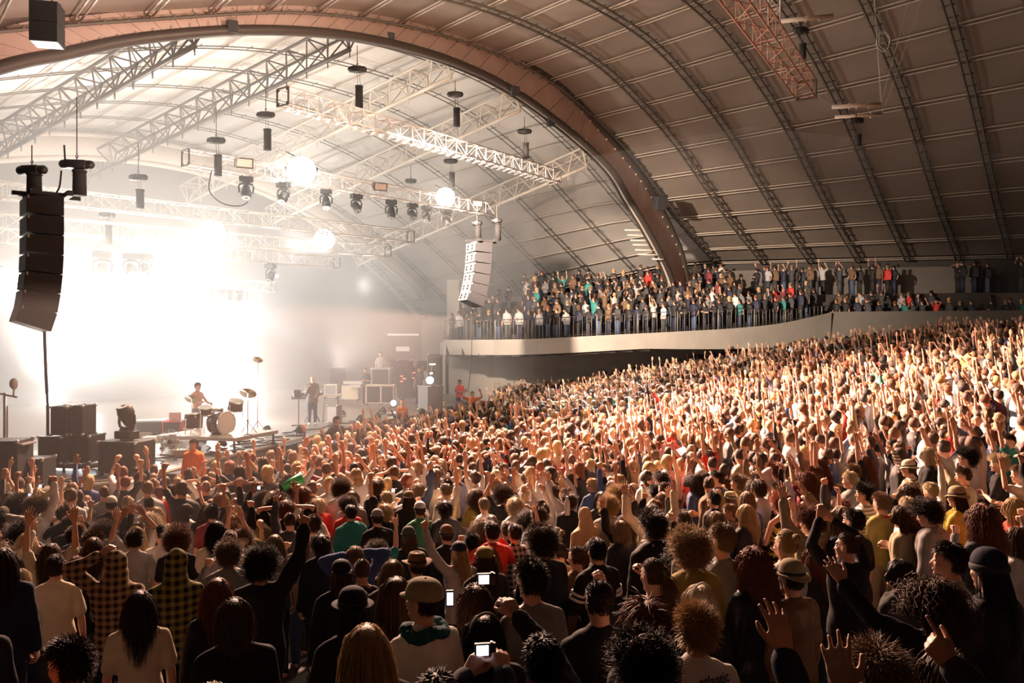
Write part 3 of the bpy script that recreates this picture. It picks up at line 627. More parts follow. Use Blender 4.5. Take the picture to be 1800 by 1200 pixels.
# ---------------------------------------------------------------- flown rig: box trusses, moving heads, hoists, speaker columns
def box_truss(p0, p1, mats, label, w=.52, step=.6, plates=(True, True), strip=False, group=None, bolt=3.0):
    p0 = V3(*p0); p1 = V3(*p1); d = unit(p1 - p0); L = np.linalg.norm(p1 - p0); side = unit(np.cross(d, (0, 0, 1))); up = np.cross(side, d); n = max(2, int(L / step))
    t = thing('lighting_truss', p0, label, 'truss', group); c = [side * a * w / 2 + up * b * w / 2 for a, b in ((-1, -1), (1, -1), (1, 1), (-1, 1))]
    for q in c: a = MB(); bar(a, q, q + d * L, .026, 8); obj('chord', a, mats, t, True)
    a = MB()
    for i in range(n):
        f0 = d * L * i / n; f1 = d * L * (i + 1) / n
        for j in range(4):
            p, q = c[j], c[(j + 1) % 4]
            if i % 2: p, q = q, p
            bar(a, p + f0, q + f1, .0135, 5); bar(a, c[j] + f0, c[(j + 1) % 4] + f0, .0125, 5)
    obj('lacing', a, mats, t)
    for e, on in zip((V3(0, 0, 0), d * L), plates):
        if not on: continue
        a = MB()
        for j in range(4): bar(a, c[j] + e, c[(j + 1) % 4] + e, .03, 6); k = c[j] * .55; box(a, c[j] * .86 + e, (.11, .03, .11), math.atan2(side[1], side[0]), 0)
        obj('end_plate', a, M['darksteel'], t)
    return t, p0, d, L, side
T = {}
def tr(key, a, b, m, lab, **k): T[key] = box_truss(a, b, M[m], lab, **k)
tr('T1', W(497, 170, 25.0), W(977, 311, 37.2), 'alu', 'long bright box truss hanging lowest in front, under the big arch')
tr('T2', W(326, 277, 27.6), W(862, 368, 38.0), 'alu', 'box truss carrying the row of moving head lamps', step=.55)
tr('T3', W(-30, 331, 26.5), W(722, 416, 38.6), 'alu', 'third box truss back, passing behind the near speaker column', step=.6)
tr('T4', W(-30, 386, 29.4), W(682, 442, 41.0), 'alu', 'fourth box truss back, in the haze with two glaring lamps', step=.65)
tr('T5', W(-30, 412, 29.6), W(592, 462, 41.8), 'alu', 'fifth box truss back, close under the fourth', step=.7)
tr('T6', W(-30, 468, 35), W(480, 505, 45), 'alu', 'faint sixth box truss deep in the haze', step=.75)
tr('T7', W(-30, 492, 36), W(430, 520, 46), 'alu', 'faintest and rearmost box truss over the stage', step=.8)
tr('T8', W(1282, -34, 19.6), W(1418, 158, 28.4), 'rust', 'reddish box truss slung high over the audience at upper right', step=.85, w=.62)
tr('T9', W(1361, -60, 26), W(1361, 36, 27.2), 'alu', 'short upright truss end at the top edge beside the reddish truss', step=.4, w=.36)
# walkway strip under T1: pale flat slats
t_, p0_, d_, L_, s_ = T['T1']; a = MB()
for i in range(38): box(a, d_ * L_ * (i + .5) / 38 + V3(0, 0, -.33) , (.48, .11, .03), math.atan2(d_[1], d_[0]) + R(60))
obj('slat_strip', a, M['white'], t_)
def on_truss(key, u, dz=0):
    t, p0, d, L, s = T[key]; best = min(np.linspace(0, L, 400), key=lambda f: abs(900 + FPX * (p0 + d * f)[0] / (p0 + d * f)[1] - u)); p = p0 + d * best; return V3(p[0], p[1], p[2] + dz)
# moving heads: base, yoke, head, lens; all hang facing down or tilted
def make_head(loc, label, yaw=0, tilt=20, s=1.0, group=None, lit=False, up=False):
    t = thing('moving_head_lamp', loc, label, 'stage light', group, yaw); t.scale = (s, s, s * (-1 if False else 1)); sg = -1 if not up else 1
    a = MB(); box(a, (0, 0, sg * .09), (.42, .26, .16)); box(a, (0, 0, sg * .19), (.22, .2, .05)); box(a, (-.12, 0, 0), (.04, .1, .08)); box(a, (.12, 0, 0), (.04, .1, .08)); obj('base', a, M['black'], t, bevel=.02)
    a = MB(); path(a, [(-.1, 0, sg * .22), (-.19, 0, sg * .25), (-.215, 0, sg * .32), (-.2, 0, sg * .5)], .03, 6); path(a, [(.1, 0, sg * .22), (.19, 0, sg * .25), (.215, 0, sg * .32), (.2, 0, sg * .5)], .03, 6); box(a, (0, 0, sg * .225), (.24, .12, .04)); obj('yoke', a, M['black'], t)
    h = MB(); cc = V3(0, 0, sg * .48); dd = V3(0, math.sin(R(tilt)), sg * math.cos(R(tilt)))
    h.cone(cc - dd * .14, cc + dd * .06, .12, .165, 14); h.cone(cc + dd * .02, cc + dd * .2, .165, .14, 14, ends=False); hd = obj('head', h, M['black'], t, True)
    l = MB(); l.cone(cc + dd * .195, cc + dd * .215, .125, .125, 16, ends=False); obj('lens', l, M['bigl'] if lit else M['chrome'], hd)
    return t
for i, (u, yaw, tl, sc) in enumerate([(433, 20, 25, 1.15), (498, -15, 30, 1.1), (573, 15, 20, 1.05), (626, 40, 35, 1.05), (688, 5, 15, 1.1), (725, 35, 35, 1.0), (751, -20, 30, 1.0), (785, 30, 40, 1.1)]):
    make_head(on_truss('T2', u, -.30), ['black moving head lamp nearest the near end of its truss', 'second moving head lamp along, left of the glaring lamp', 'moving head lamp just right of the glaring lamp', 'fourth moving head lamp, turned sideways', 'fifth moving head lamp, hanging straight down', 'sixth moving head lamp, close to its right neighbour', 'seventh moving head lamp, in a tight pair', 'moving head lamp directly under the far glaring lamp'][i], R(yaw + 180), tl, sc, 'moving heads under the second box truss')
for i, u in enumerate([181, 231, 256]): make_head(on_truss('T5', u, -.28), ['large hazy moving head lamp right beside the near speaker column', 'large hazy moving head lamp second from the speaker column', 'hazy moving head lamp third from the speaker column'][i], R(200 + 15 * i), 45, 1.6 - .2 * i, 'big lamps under the fifth box truss')
for i, u in enumerate([335, 352, 370, 388, 404, 420]): make_head(on_truss('T6', u, -.28), 'small faint lamp in the close row under the rear truss', R(180), 30, .9, 'close row of faint lamps on the rear truss')
make_head(on_truss('T5', 475, -.3), 'hazy moving head lamp with a blue-white beam', R(160), 35, 1.2)
# the lamps that blow out the picture: housings with a burning face towards the hall
def blinder(loc, label, r=.3, yaw=0, aim=None, squash=1.0):
    t = thing('blinder_lamp', loc, label, 'stage light'); A = unit(V3(*(aim if aim is not None else (0, 0, ZC))) - V3(*loc))
    a = MB(); a.cone(-A * .3, -A * .02, r * .6, r * 1.05, 18, ends=False); obj('housing', a, M['black'], t, True)
    l = MB(); l.cone(-A * .015, A * .03, r, r, 20, ends=False); obj('lens', l, M['bigl'], t)
    if loc[1] > 37 or loc[2] < 4: return
    a = MB(); side = unit(np.cross(A, (0, 0, 1)))
    for s in (-1, 1): bar(a, side * r * 1.08 * s, side * r * 1.08 * s + V3(0, 0, r * .25) - A * .2, .02); 
    bar(a, side * r * 1.08 + V3(0, 0, r * 1.3), -side * r * 1.08 + V3(0, 0, r * .25) - A * .2, .02); obj('bracket', a, M['black'], t)
for u, v, Y, r, lab in [(530, 300, 29.3, .5, 'glaring warm lamp at the middle of the moving-head truss'), (783, 347, 36.4, .42, 'glaring warm lamp near the far end of the moving-head truss'), (370, 412, 34.5, .6, 'glaring lamp on the fourth truss, left of its middle'), (570, 421, 38.6, .48, 'glaring lamp toward the far end of the fourth truss'),
    (285, 492, 40, .5, 'largest white glaring lamp, deep in the haze above the stage'), (18, 492, 30, .45, 'glaring lamp at the left edge, beside the near speaker column'), (372, 690, 34, .3, 'white glaring lamp behind the drum kit'), (88, 702, 22.6, .18, 'glaring lamp behind the stack of speaker cabinets')]:
    blinder(W(u, v, Y), lab, r)
for u, v, Y, lab in [(455, 517, 44, 'small blue-white beam lamp above the right of the haze'), (486, 485, 45, 'tiny bright beam lamp under the rear truss'), (230, 535, 40, 'small round bluish lamp left of the big glare'), (205, 534, 41, 'pinpoint lamp left of the small round bluish lamp')]:
    blinder(W(u, v, Y), lab, .09)
# floodlight boxes on T2
for i, (u, sc, lab) in enumerate([(440, 1, 'rectangular floodlight clamped on the moving-head truss, near end'), (674, .9, 'rectangular floodlight clamped midway on the moving-head truss'), (842, .8, 'rectangular floodlight clamped at the far end of the moving-head truss')]):
    p = on_truss('T2', u, .12) + V3(-.1, -.35, 0); t = thing('floodlight', p, lab, 'stage light', yaw=R(25)); t.scale = (sc,) * 3
    a = MB(); box(a, (0, 0, 0), (.62, .3, .36), 0, R(12)); obj('housing', a, M['darksteel'], t, bevel=.02); a = MB(); box(a, (0, -.16, -.03), (.5, .02, .26), 0, R(12)); obj('glass', a, M['caseedge'], t)
# chain hoists: a motor body, chain, and a canvas chain bag
def hoist(u, vm, vt, vb, Y, vtop, label, w=.62, bag=.13, rot=0, group='chain hoists hanging from the roof trusses', cream=False):
    p = V3(*W(u, vm, Y)); px = Y / FPX; t = thing('chain_hoist', p, label, 'chain hoist', group, R(rot))
    a = MB(); a.cone((-w * .34, 0, 0), (w * .34, 0, 0), .105, .105, 12); box(a, (0, 0, 0), (w * .5, .24, .19)); obj('motor', a, M['black'], t, True, bevel=.015)
    a = MB(); path(a, [(0, 0, .08), (0, 0, .15), (.03, 0, .19), (0, 0, .23), (-.03, 0, .19), (0, 0, .16)], .014, 5); obj('hook', a, M['darksteel'], t)
    zt, zb = (vm - vt) * px, (vm - vb) * px; xo = .06
    a = MB(); a.cone((xo, 0, zt), (xo, 0, zb), bag * .93, bag, 14, ends=False); a.loft([(zt - .05, xo, 0, bag * 1.03, bag * 1.03), (zt, xo, 0, bag * 1.02, bag * 1.02)], 14); bg = obj('chain_bag', a, M['blackcloth'], t, True)
    a = MB()
    for s in (-.04, .04): bar(a, (s + xo * .5, 0, -.08), (s + xo, 0, zt), .007, 4)
    if vtop is not None: bar(a, (0, 0, .2), (0, 0, (vm - vtop) * px), .013, 5)
    obj('chain', a, M['darksteel'], t)
    return t
for a_ in [(135, 289, 299, 343, 19.4, 170, 'black hoist over the near speaker column, higher of the two', .85, .155, 10), (56, 299, 304, 350, 18.6, 255, 'black hoist over the near speaker column, lower of the two', .8, .16, -8),
    (243, 312, 333, 366, 27, 250, 'grey hoist right of the near speaker column'), (380, 247, 272, 309, 27.5, 190, 'hoist above the near end of the moving-head truss'), (467, 202, 227, 264, 27.5, 150, 'hoist left of the near end of the lowest box truss'),
    (628, 122, 151, 189, 27.3, 80, 'hoist close under the top of the big arch'), (800, 166, 190, 222, 31.5, 142, 'hoist over the middle of the lowest box truss'), (922, 231, 251, 278, 35.4, 205, 'hoist over the far end of the lowest box truss'),
    (792, 283, 303, 333, 36.5, 268, 'hoist right above the far glaring lamp'), (722, 318, 320, 321, 38, 290, 'small hoist between the trusses with no bag in view', .5, .05),
    (188, 378, 395, 430, 31, 340, 'faint hoist in the haze beside the speaker column')]:
    hoist(*a_)
for u, vt, lab in [(1408, 38, 'hoist hung from the upper cross pipe over the audience'), (1505, 204, 'hoist hung from the pair of cross pipes at upper right')]:
    vm = 53 if u == 1408 else 212; hoist(u, vm, vm + 24, vm + (50 if u == 1408 else 44), 29, vt, lab, .5, .12)
# small fittings on the arch
for u, v, Y, s, lab in [(1160, 357, 44.6, .6, 'dark loudspeaker fixed on the lower flank of the big arch'), (968, 214, 38.0, .34, 'small lamp fixed under the arch above the far truss end'), (409, 47, 24.2, .30, 'small lamp fixed at the crown of the big arch, left'), (686, 66, 29.6, .28, 'small lamp fixed under the crown of the big arch, right'), (905, 160, 35, .34, 'small dark lamp box tucked under the arch at mid height')]:
    p = V3(*W(u, v, Y)); t = thing('arch_speaker' if s > .5 else 'arch_lamp', p, lab, 'loudspeaker' if s > .5 else 'stage light', yaw=R(20))
    a = MB(); box(a, (0, 0, 0), (s, s * .8, s * 1.15), 0, R(14)); obj('cabinet' if s > .5 else 'housing', a, M['speaker'], t, bevel=.02); a = MB(); path(a, [(-s * .55, 0, 0), (-s * .55, .25, .12), (s * .55, .25, .12), (s * .55, 0, 0)], .02, 5); obj('bracket', a, M['darksteel'], t)
# black hanging speaker, upper left
p = V3(*W(83, 44, 17.2)); t = thing('hanging_speaker', p, 'black flown speaker cabinet in front of the big arch, upper left', 'loudspeaker', yaw=R(12))
a = MB()
for k in range(2): box(a, (0, 0, .21 - k * .42), (.54, .5, .41))
obj('cabinet', a, M['black'], t, bevel=.015); a = MB(); bar(a, (-.1, 0, .42), (-.02, 0, 1.4), .012); bar(a, (.1, 0, .42), (.02, 0, 1.4), .012); box(a, (0, 0, .43), (.5, .1, .04)); obj('rigging', a, M['darksteel'], t)
# speaker columns
def line_array(top, n, h, w, d, yaw, label, angles, rearmat, bump=True):
    t = thing('speaker_column', top, label, 'speaker column', yaw=yaw)
    a = MB(); box(a, (0, .1, .07), (w * 1.25, .12, .12)); box(a, (0, -d * .8, .07), (w * 1.1, .12, .12)); box(a, (0, -d * .35, .07), (.14, d * 1.9, .1)); box(a, (-w * .3, -d * .35, .07), (.08, d * 1.2, .08)); box(a, (w * .3, -d * .35, .07), (.08, d * 1.2, .08)); obj('bumper', a, M['speaker'], t)
    z = 0; y = 0; an = 0
    for i in range(n):
        an += angles[i]; R_ = euler(-R(an), 0, 0)
        c = V3(0, y, z); m = MB(); wr = w * .86
        v = [(-wr/2, -d, -.02), (wr/2, -d, -.02), (w/2, 0, 0), (-w/2, 0, 0), (-wr/2, -d, -h + .05), (wr/2, -d, -h + .05), (w/2, 0, -h + .015), (-w/2, 0, -h + .015)]
        v = np.array(v) @ R_.T + c; m.add(v, [(0, 1, 2, 3), (7, 6, 5, 4), (0, 4, 5, 1), (1, 5, 6, 2), (2, 6, 7, 3), (3, 7, 4, 0)])
        cb = obj('speaker_cabinet', m, M['speaker'], t, bevel=.012)
        g = MB()
        for s in (-1, 1): q = np.array([(s * wr * .25, -d - .012, -h / 2 + .01)]) @ R_.T + c; box(g, q[0], (wr * .47, .025, h * .82), 0, -R(an), 0)
        if rearmat: 
            obj('rear_panel', g, M[rearmat], cb)
            g = MB()
            for s in (-1, 1):
                for zz in (-.35, -.62):
                    for dx in (-.06, .05): q = np.array([(s * wr * .25 + dx * wr, -d - .028, zz * h)]) @ R_.T + c; box(g, q[0], (wr * .1, .02, h * .22), 0, -R(an), 0)
            obj('connector_plate', g, M['black'], cb)
        hd = MB()
        for s in (-1, 1): q = np.array([(s * wr * .5, -d * .95, -.02)]) @ R_.T + c; bar(hd, q[0], q[0] + V3(0, 0, -.07), .02)
        obj('hinge', hd, M['caseedge'], cb)
        st = V3(0, -math.sin(R(an)) * h, -math.cos(R(an)) * h); y += st[1]; z += st[2]
    return t
line_array(W(104, 352, 19.0), 7, .436, 1.22, .72, R(-52), 'large black curved speaker column hanging at left over the stage edge', [0, 0, 1, 1.5, 3, 3, 8], None)
line_array(W(857, 428, 35.0), 6, .46, 1.15, .75, R(-66), 'far curved speaker column with pale rear panels, hanging before the balcony', [2, 2, 2.5, 3, 4, 6], 'lit_panel')
for u, lab in [(838, 'hoist over the far speaker column, left of the pair'), (873, 'hoist over the far speaker column, right of the pair')]:
    hoist(u, 388 if u > 850 else 392, 393, 422, 35.3, 360 if u > 850 else 372, lab, .4, .13)
# cable hanging below the near column
a = MB(); pts = [W(78, 574, 19.3), W(79, 610, 19.3), W(81, 660, 19.3), W(84, 720, 19.4), W(84, 790, 19.4), W(86, 828, 19.4)]; path(a, smoothpath(pts, 30), .035, 6)
tag(obj('cable', a, M['black'], None, True), 'thick black cable hanging from the near speaker column down to the stage', 'cable')
a = MB(); path(a, smoothpath([W(830, 545, 35.2), W(829, 620, 35.4), W(826, 660, 35.6), W(822, 690, 35.8)], 20), .014, 5); tag(obj('cable', a, M['rib'], None, True), 'thin cable hanging from the far speaker column past the balcony', 'cable')
for k, pts in enumerate([[(372, 300, 27.6), (368, 335, 27.7), (390, 357, 28), (420, 362, 28.5), (436, 355, 29)], [(113, 255, 19.3), (115, 290, 19.3)], [(108, 300, 19.3), (104, 330, 19.2), (93, 345, 19.1)]]):
    a = MB(); path(a, smoothpath([W(*p) for p in pts], 24), .022, 5); tag(obj('cable', a, M['black'], None, True), ['slack black cable looping below the moving-head truss', 'short black lead running up from the near hoist', 'black lead between the two near hoists'][k], 'cable')
# cross pipes and wires at upper right
for (a1, a2, lab) in [((1463, 188, 29), (1548, 183.5, 29), 'upper pale cross pipe slung on wires at upper right'), ((1468, 206, 30.6), (1551, 201, 30.6), 'lower pale cross pipe behind the upper one'), ((1368, 38, 28.5), (1464, 28, 28.5), 'pale cross pipe at the top edge carrying a hoist')]:
    p = V3(*W(*a1)); q_ = V3(*W(*a2)); t = thing('cross_pipe', p, lab, 'pipe'); a = MB(); bar(a, (0, 0, 0), q_ - p, .075 if 'lower' not in lab else .06, 10); obj('pipe', a, M['cream'], t, True)
    a = MB()
    for f in (.35, .5, .75): c = (q_ - p) * f; bar(a, c - V3(0, 0, .12), c + V3(0, 0, .1), .03, 6)
    obj('clamp', a, M['caseedge'], t)
    a = MB(); tops = {29: [(1535, -40), (1606, -30)], 30.6: [(1535, -20), (1620, 0)], 28.5: [(1468, -10)]}[a1[2]]
    for (u, v) in tops: bar(a, q_ - p, V3(*W(u, v, a1[2] + .8)) - p, .006, 4)
    if a1[2] > 28.6: bar(a, (0, 0, 0), V3(*W(1430, 163, 28.4)) - p, .008, 4)
    obj('wire', a, M['cream'], t)
a = MB(); c = V3(*W(1553, 68, 30)); tt = np.linspace(0, 6.28 * 3, 60); path(a, [c + V3(.22 * math.cos(t), .1 * math.sin(t * .5), .34 * math.sin(t) - .1 + .04 * math.cos(3 * t)) for t in tt], .012, 4); tag(obj('cable_coil', a, M['cream'], None, True), 'pale coil of cable hung near the ribs at upper right', 'cable')
# short pale bars on the flank of the arch
for k in range(7):
    u0, u1, v = [(1098, 1137, 405), (1103, 1141, 414), (1108, 1147, 423), (1112, 1152, 431), (1116, 1158, 440), (1121, 1160, 448), (1146, 1166, 456)][k][0], [(1098, 1137, 405), (1103, 1141, 414), (1108, 1147, 423), (1112, 1152, 431), (1116, 1158, 440), (1121, 1160, 448), (1146, 1166, 456)][k][1], [405, 414, 423, 431, 440, 448, 456][k]
    a = MB(); bar(a, W(u0, v - 1, 46.4), W(u1, v, 46.4), .05, 6); tag(obj('batten', a, M['cream'], None, True), 'short pale batten beside the lower flank of the big arch', 'batten', 'pale battens stacked beside the arch')
# ---------------------------------------------------------------- the stage and what stands on it
SZ = 1.25                                     # stage height
def on_stage(u, v): Y = (ZC - SZ) * FPX / (v - 600); return V3((u - 900) / FPX * Y, Y, SZ)
FRONT = [(-10.4, 16.2), (-8.2, 18.6), (-7.8, 20.9), (-7.15, 23.4), (-6.0, 29.0), (-4.6, 33), (-3.3, 36.8)]
mb = MB(); back_ = [(-2.2, 41.5), (-5, 57.5), (-34, 40), (-28, 12)]; poly = FRONT + back_; n = len(poly)
v = [V3(x, y, SZ) for x, y in poly] + [V3(x, y, -.2) for x, y in poly]; mb.add(v, [tuple(range(n))[::-1][::-1]] + [tuple(range(2 * n - 1, n - 1, -1))] + [(i, n + i, n + (i + 1) % n, (i + 1) % n) for i in range(n)])
struct('floor_stage', mb, M['stagefloor'])
mb = MB(); path(mb, [V3(x + .03, y, SZ - .03) for x, y in FRONT], .05, 6); struct('trim_1', mb, M['cream'])
# crowd barrier along the pit
bar_t = thing('crowd_barrier', (0, 0, 0), 'pale steel crowd barrier between the pit and the front row', 'barrier'); BF = [(x + 1.9, y - .3) for x, y in FRONT]
for (x0, y0), (x1, y1) in zip(BF, BF[1:]):
    k = max(1, int(math.hypot(x1 - x0, y1 - y0) / 1.2))
    for j in range(k):
        a = V3(x0 + (x1 - x0) * j / k, y0 + (y1 - y0) * j / k, 0); b = V3(x0 + (x1 - x0) * (j + .96) / k, y0 + (y1 - y0) * (j + .96) / k, 0); m = MB()
        for z in (.1, 1.15): bar(m, a + V3(0, 0, z), b + V3(0, 0, z), .025)
        for f in np.linspace(0, 1, 8): c = a + (b - a) * f; bar(m, c + V3(0, 0, .1), c + V3(0, 0, 1.15), .014, 5)
        obj('barrier_panel', m, M['alu'], bar_t)
# black fascia boxes leaning in the pit along the stage
for i, (x, y, yaw) in enumerate([(-7.0, 25.2, 12), (-5.75, 31.2, 16), (-8.0, 19.6, 15)]):
    m = MB(); box(m, (x + .42, y, .62), (.5, 1.9 if i < 2 else 1.2, 1.2), -R(yaw)); tag(obj('subwoofer', m, M['speaker'], bevel=.02), ['black bass cabinet in the pit against the middle of the stage front', 'black bass cabinet in the pit against the far part of the stage front', 'black bass cabinet in the pit by the near corner of the stage'][i], 'loudspeaker')
def cab(name, u, v, w, h, d, yaw, mats, label, cat, base=SZ, grille=True, Y=None, corners=True, feet=False, group=None):
    p = on_stage(u, v) if Y is None else V3(*W(u, v, Y)); 
    if Y is not None: base = p[2]
    t = thing(name, (p[0], p[1], base), label, cat, group, R(yaw)); m = MB(); box(m, (0, 0, h / 2 + (.06 if feet else 0)), (w, d, h)); obj('cabinet', m, M[mats[0]], t, bevel=.015)
    if grille: m = MB(); box(m, (0, -d / 2 - .008, h / 2 + (.06 if feet else 0)), (w * .84, .02, h * .84)); obj('grille', m, M[mats[1]], t)
    if corners:
        m = MB(); box(m, (0, 0, 0), (.06, .06, .06)); gm = to_mesh('corner_guard', m.verts(), m.f); gm.materials.append(M['chrome'])
        for a in (-1, 1):
            for b in (-1, 1):
                for c in (0, 1): g = obj('corner_guard', gm, M['chrome'], t); g.location = (a * (w / 2 - .015), b * (d / 2 - .015), c * h + (.06 if feet else 0) + (.015 if c == 0 else -.015))
    if feet:
        for a in (-1, 1):
            for b in (-1, 1): m = MB(); m.cone((a * w * .42, b * d * .4 - .02, .035), (a * w * .42, b * d * .4 + .02, .035), .035, .035, 8); obj('castor', m, M['black'], t)
    return t
# near corner: stacks of cabinets, left edge boxes
YS = 19.2
def at(u, v, Y): return W(u, v, Y)
cab('speaker_box', 103, 812, .6, .62, .6, -8, ('speaker', 'blackcloth'), 'lower left cabinet of the dark speaker stack below the hanging cable', 'loudspeaker', Y=YS)
cab('speaker_box', 152, 810, .56, .62, .6, -8, ('speaker', 'blackcloth'), 'lower right cabinet of the dark speaker stack below the hanging cable', 'loudspeaker', Y=YS + .1)
cab('speaker_box', 116, 763, .42, .66, .5, -8, ('speaker', 'blackcloth'), 'upper left cabinet of the dark speaker stack, lit from behind', 'loudspeaker', Y=YS)
cab('speaker_box', 147, 763, .3, .68, .5, -8, ('speaker', 'blackcloth'), 'upper right narrow cabinet of the dark speaker stack', 'loudspeaker', Y=YS)
t = thing('equipment_dolly', W(125, 829, YS), 'wheeled black dolly under the dark speaker stack', 'dolly', yaw=-R(8)); m = MB(); box(m, (0, 0, .16), (1.4, .7, .05)); obj('deck', m, M['black'], t)
for a in (-.6, 0, .6):
    for b in (-.25, .25): m = MB(); bar(m, (a, b, 0.02), (a, b, .14), .03); obj('leg', m, M['black'], t)
cab('speaker_box', 10, 868, .78, 1.12, .7, 6, ('speaker', 'blackcloth'), 'tall dark cabinet at the left edge under a flat board', 'loudspeaker', Y=17.0)
cab('speaker_box', 62, 852, .58, .58, .6, 4, ('speaker', 'blackcloth'), 'low dark cabinet between the left-edge cabinet and the speaker stack', 'loudspeaker', Y=17.4)
m = MB(); box(m, W(20, 779, 17.0), (.75, .5, .04)); tag(obj('board', m, M['grey'], bevel=.01), 'flat grey board lying on top of the left-edge cabinet', 'board')
cab('speaker_box', 223, 829, .98, .72, .7, -14, ('speaker', 'blackcloth'), 'black road case carrying a moving head lamp, right of the speaker stack', 'flight case', Y=18.9)
make_head(V3(*W(223, 775, 18.9)) + V3(0, 0, .04), 'black moving head lamp standing on the road case', R(-25), -25, 1.15, up=True)
# microphone on a stand at the left edge
t = thing('microphone_stand', (W(8, 780, 18.6)[0], 18.6, SZ), 'pale upright stand with a boom and a covered microphone at the left edge', 'microphone stand'); m = MB(); z1 = W(8, 690, 18.6)[2] - SZ; bar(m, (0, 0, .03), (0, 0, z1), .03, 8); bar(m, (.06, 0, .03), (.06, 0, z1 - .3), .02, 8); obj('pole', m, M['cream'], t)
m = MB(); bar(m, (-.1, 0, z1 - .02), (.28, 0, z1 - .1), .025); obj('boom', m, M['cream'], t); m = MB(); m.ell((.21, 0, z1 + .2), (.09, .1, .13)); bar(m, (.2, 0, z1 - .08), (.21, 0, z1 + .1), .02); obj('microphone_cover', m, M['clear'], t, True)
m = MB(); [bar(m, (0, 0, .04), (.3 * math.cos(a), .3 * math.sin(a), .02), .02) for a in (.3, 2.4, 4.5)]; obj('base', m, M['black'], t)
# drum riser and kit
RP = on_stage(385, 786); RZ = .42
t = thing('drum_riser', (RP[0], RP[1], SZ), 'low wheeled riser deck carrying the drum kit', 'riser', yaw=R(-16)); m = MB(); box(m, (0, 0, RZ - .05), (2.5, 2.1, .1)); obj('deck', m, M['caseedge'], t, bevel=.01)
for a in (-1.15, 0, 1.15):
    for b in (-.95, .95): m = MB(); bar(m, (a, b, .05), (a, b, RZ - .08), .03); m.cone((a - .02, b, .05), (a + .02, b, .05), .05, .05, 8); obj('leg', m, M['darksteel'], t)
kz = SZ + RZ; kx, ky = RP[0], RP[1]
def drum(name, c, r, h, ax, label, legs_=True, hull='hull'):
    t = thing(name, c, label, 'drum'); ax = unit(V3(*ax)); m = MB(); m.cone(-ax * h / 2, ax * h / 2, r, r, 24, ends=False); obj('shell', m, M[hull], t, True)
    for s in (-1, 1):
        m = MB(); m.cone(ax * (h / 2 - .01) * s, ax * (h / 2 + .012) * s, r * .97, r * .95, 24, ends=False); hd = obj('drum_head', m, M['skinhead'], t)
        m = MB(); b = unit(np.cross(ax, (.3, .2, 1))); d = np.cross(ax, b); path(m, [ax * h / 2 * s + (b * math.cos(q) + d * math.sin(q)) * r * 1.02 for q in np.linspace(0, 2 * PI, 25)], .016, 5); obj('hoop', m, M['chrome'], t)
    if legs_:
        for q in range(3):
            m = MB(); a = q * 2.1; x, y = r * math.cos(a), r * math.sin(a); bar(m, (x, y, 0), (x * 1.1, y * 1.1, -(c[2] - kz)), .011, 5); obj('leg', m, M['chrome'], t)
    return t
drum('bass_drum', (kx + .18, ky - .35, kz + .31), .31, .44, (.86, -.5, 0), 'bass drum with pale front head facing the crowd', False)
drum('tom_drum', (kx - .22, ky - .45, kz + .66), .17, .2, (.1, -.3, 1), 'small tom drum mounted above the bass drum'); drum('tom_drum', (kx + .5, ky - .1, kz + .78), .2, .26, (.25, -.25, 1), 'tom drum mounted at the far side of the kit'); drum('floor_tom', (kx - .55, ky - .55, kz + .38), .21, .4, (0, 0, 1), 'floor tom standing beside the drummer'); drum('snare_drum', (kx - .1, ky + .1, kz + .6), .18, .14, (0, 0, 1), 'shallow snare drum between the toms')
for i, (dx, dy, z, r) in enumerate([(.85, -.1, 1.12, .24), (1.0, .3, 2.05, .15), (-.75, -.05, .95, .2)]):
    t = thing('cymbal', (kx + dx, ky + dy, kz), ['cymbal tilted over the far tom drum', 'highest cymbal, small in the glare right of the drummer', 'low cymbal beside the floor tom'][i], 'cymbal'); m = MB(); m.cone((0, 0, z), (0, .02, z + .025), r, .03, 20, ends=False); obj('plate', m, M['brass'], t, True); m = MB(); bar(m, (0, 0, .1), (0, 0, z), .014)
    for q in range(3): bar(m, (0, 0, .3), (.25 * math.cos(q * 2.1), .25 * math.sin(q * 2.1), .01), .01, 5)
    obj('stand', m, M['chrome'], t)
t = thing('microphone_stand', (kx + 1.05, ky - .75, kz), 'short black microphone stand in front of the bass drum', 'microphone stand'); m = MB(); bar(m, (0, 0, .02), (0, 0, .36), .012); m.ell((0, 0, .4), (.025, .025, .05)); [bar(m, (0, 0, .04), (.14 * math.cos(a), .14 * math.sin(a), .01), .01) for a in (0, 2.1, 4.2)]; obj('pole', m, M['black'], t)
# desk, cases and laptop left of the kit
cab('equipment_desk', 288, 771, 1.75, .62, .8, 14, ('grey', 'speaker'), 'long low dark desk with a pale top left of the drum riser', 'desk', Y=26.6)
m = MB(); box(m, W(288, 738.5, 26.6), (1.8, .85, .03), R(14)); tag(obj('desk_cover', m, M['white']), 'pale flat cover lying on the long desk', 'board')
cab('keyboard_case', 306, 762, .55, .4, .5, 6, ('red', 'black'), 'small reddish case under the open laptop', 'flight case', Y=25.2)
t = thing('laptop', W(308, 738, 25.2), 'open silver laptop with a reddish back on the small case', 'laptop', yaw=R(20)); m = MB(); box(m, (0, 0, .012), (.34, .24, .02)); obj('keyboard', m, M['alu'], t); m = MB(); box(m, (0, -.12, .13), (.34, .012, .23), 0, R(12)); obj('lid', m, mat('laptop_lid', (.75, .4, .36), .4), t)
t = thing('stage_fan', on_stage(300, 800) + V3(0, 0, 0), 'pale round stage fan with a dark hub in front of the drum riser', 'fan', yaw=R(-10)); m = MB()
for k in range(5): rr = .07 + .06 * k; path(m, [(rr * math.cos(q), -.06 + .02 * k, .36 + rr * math.sin(q)) for q in np.linspace(0, 2 * PI, 21)], .009, 5)
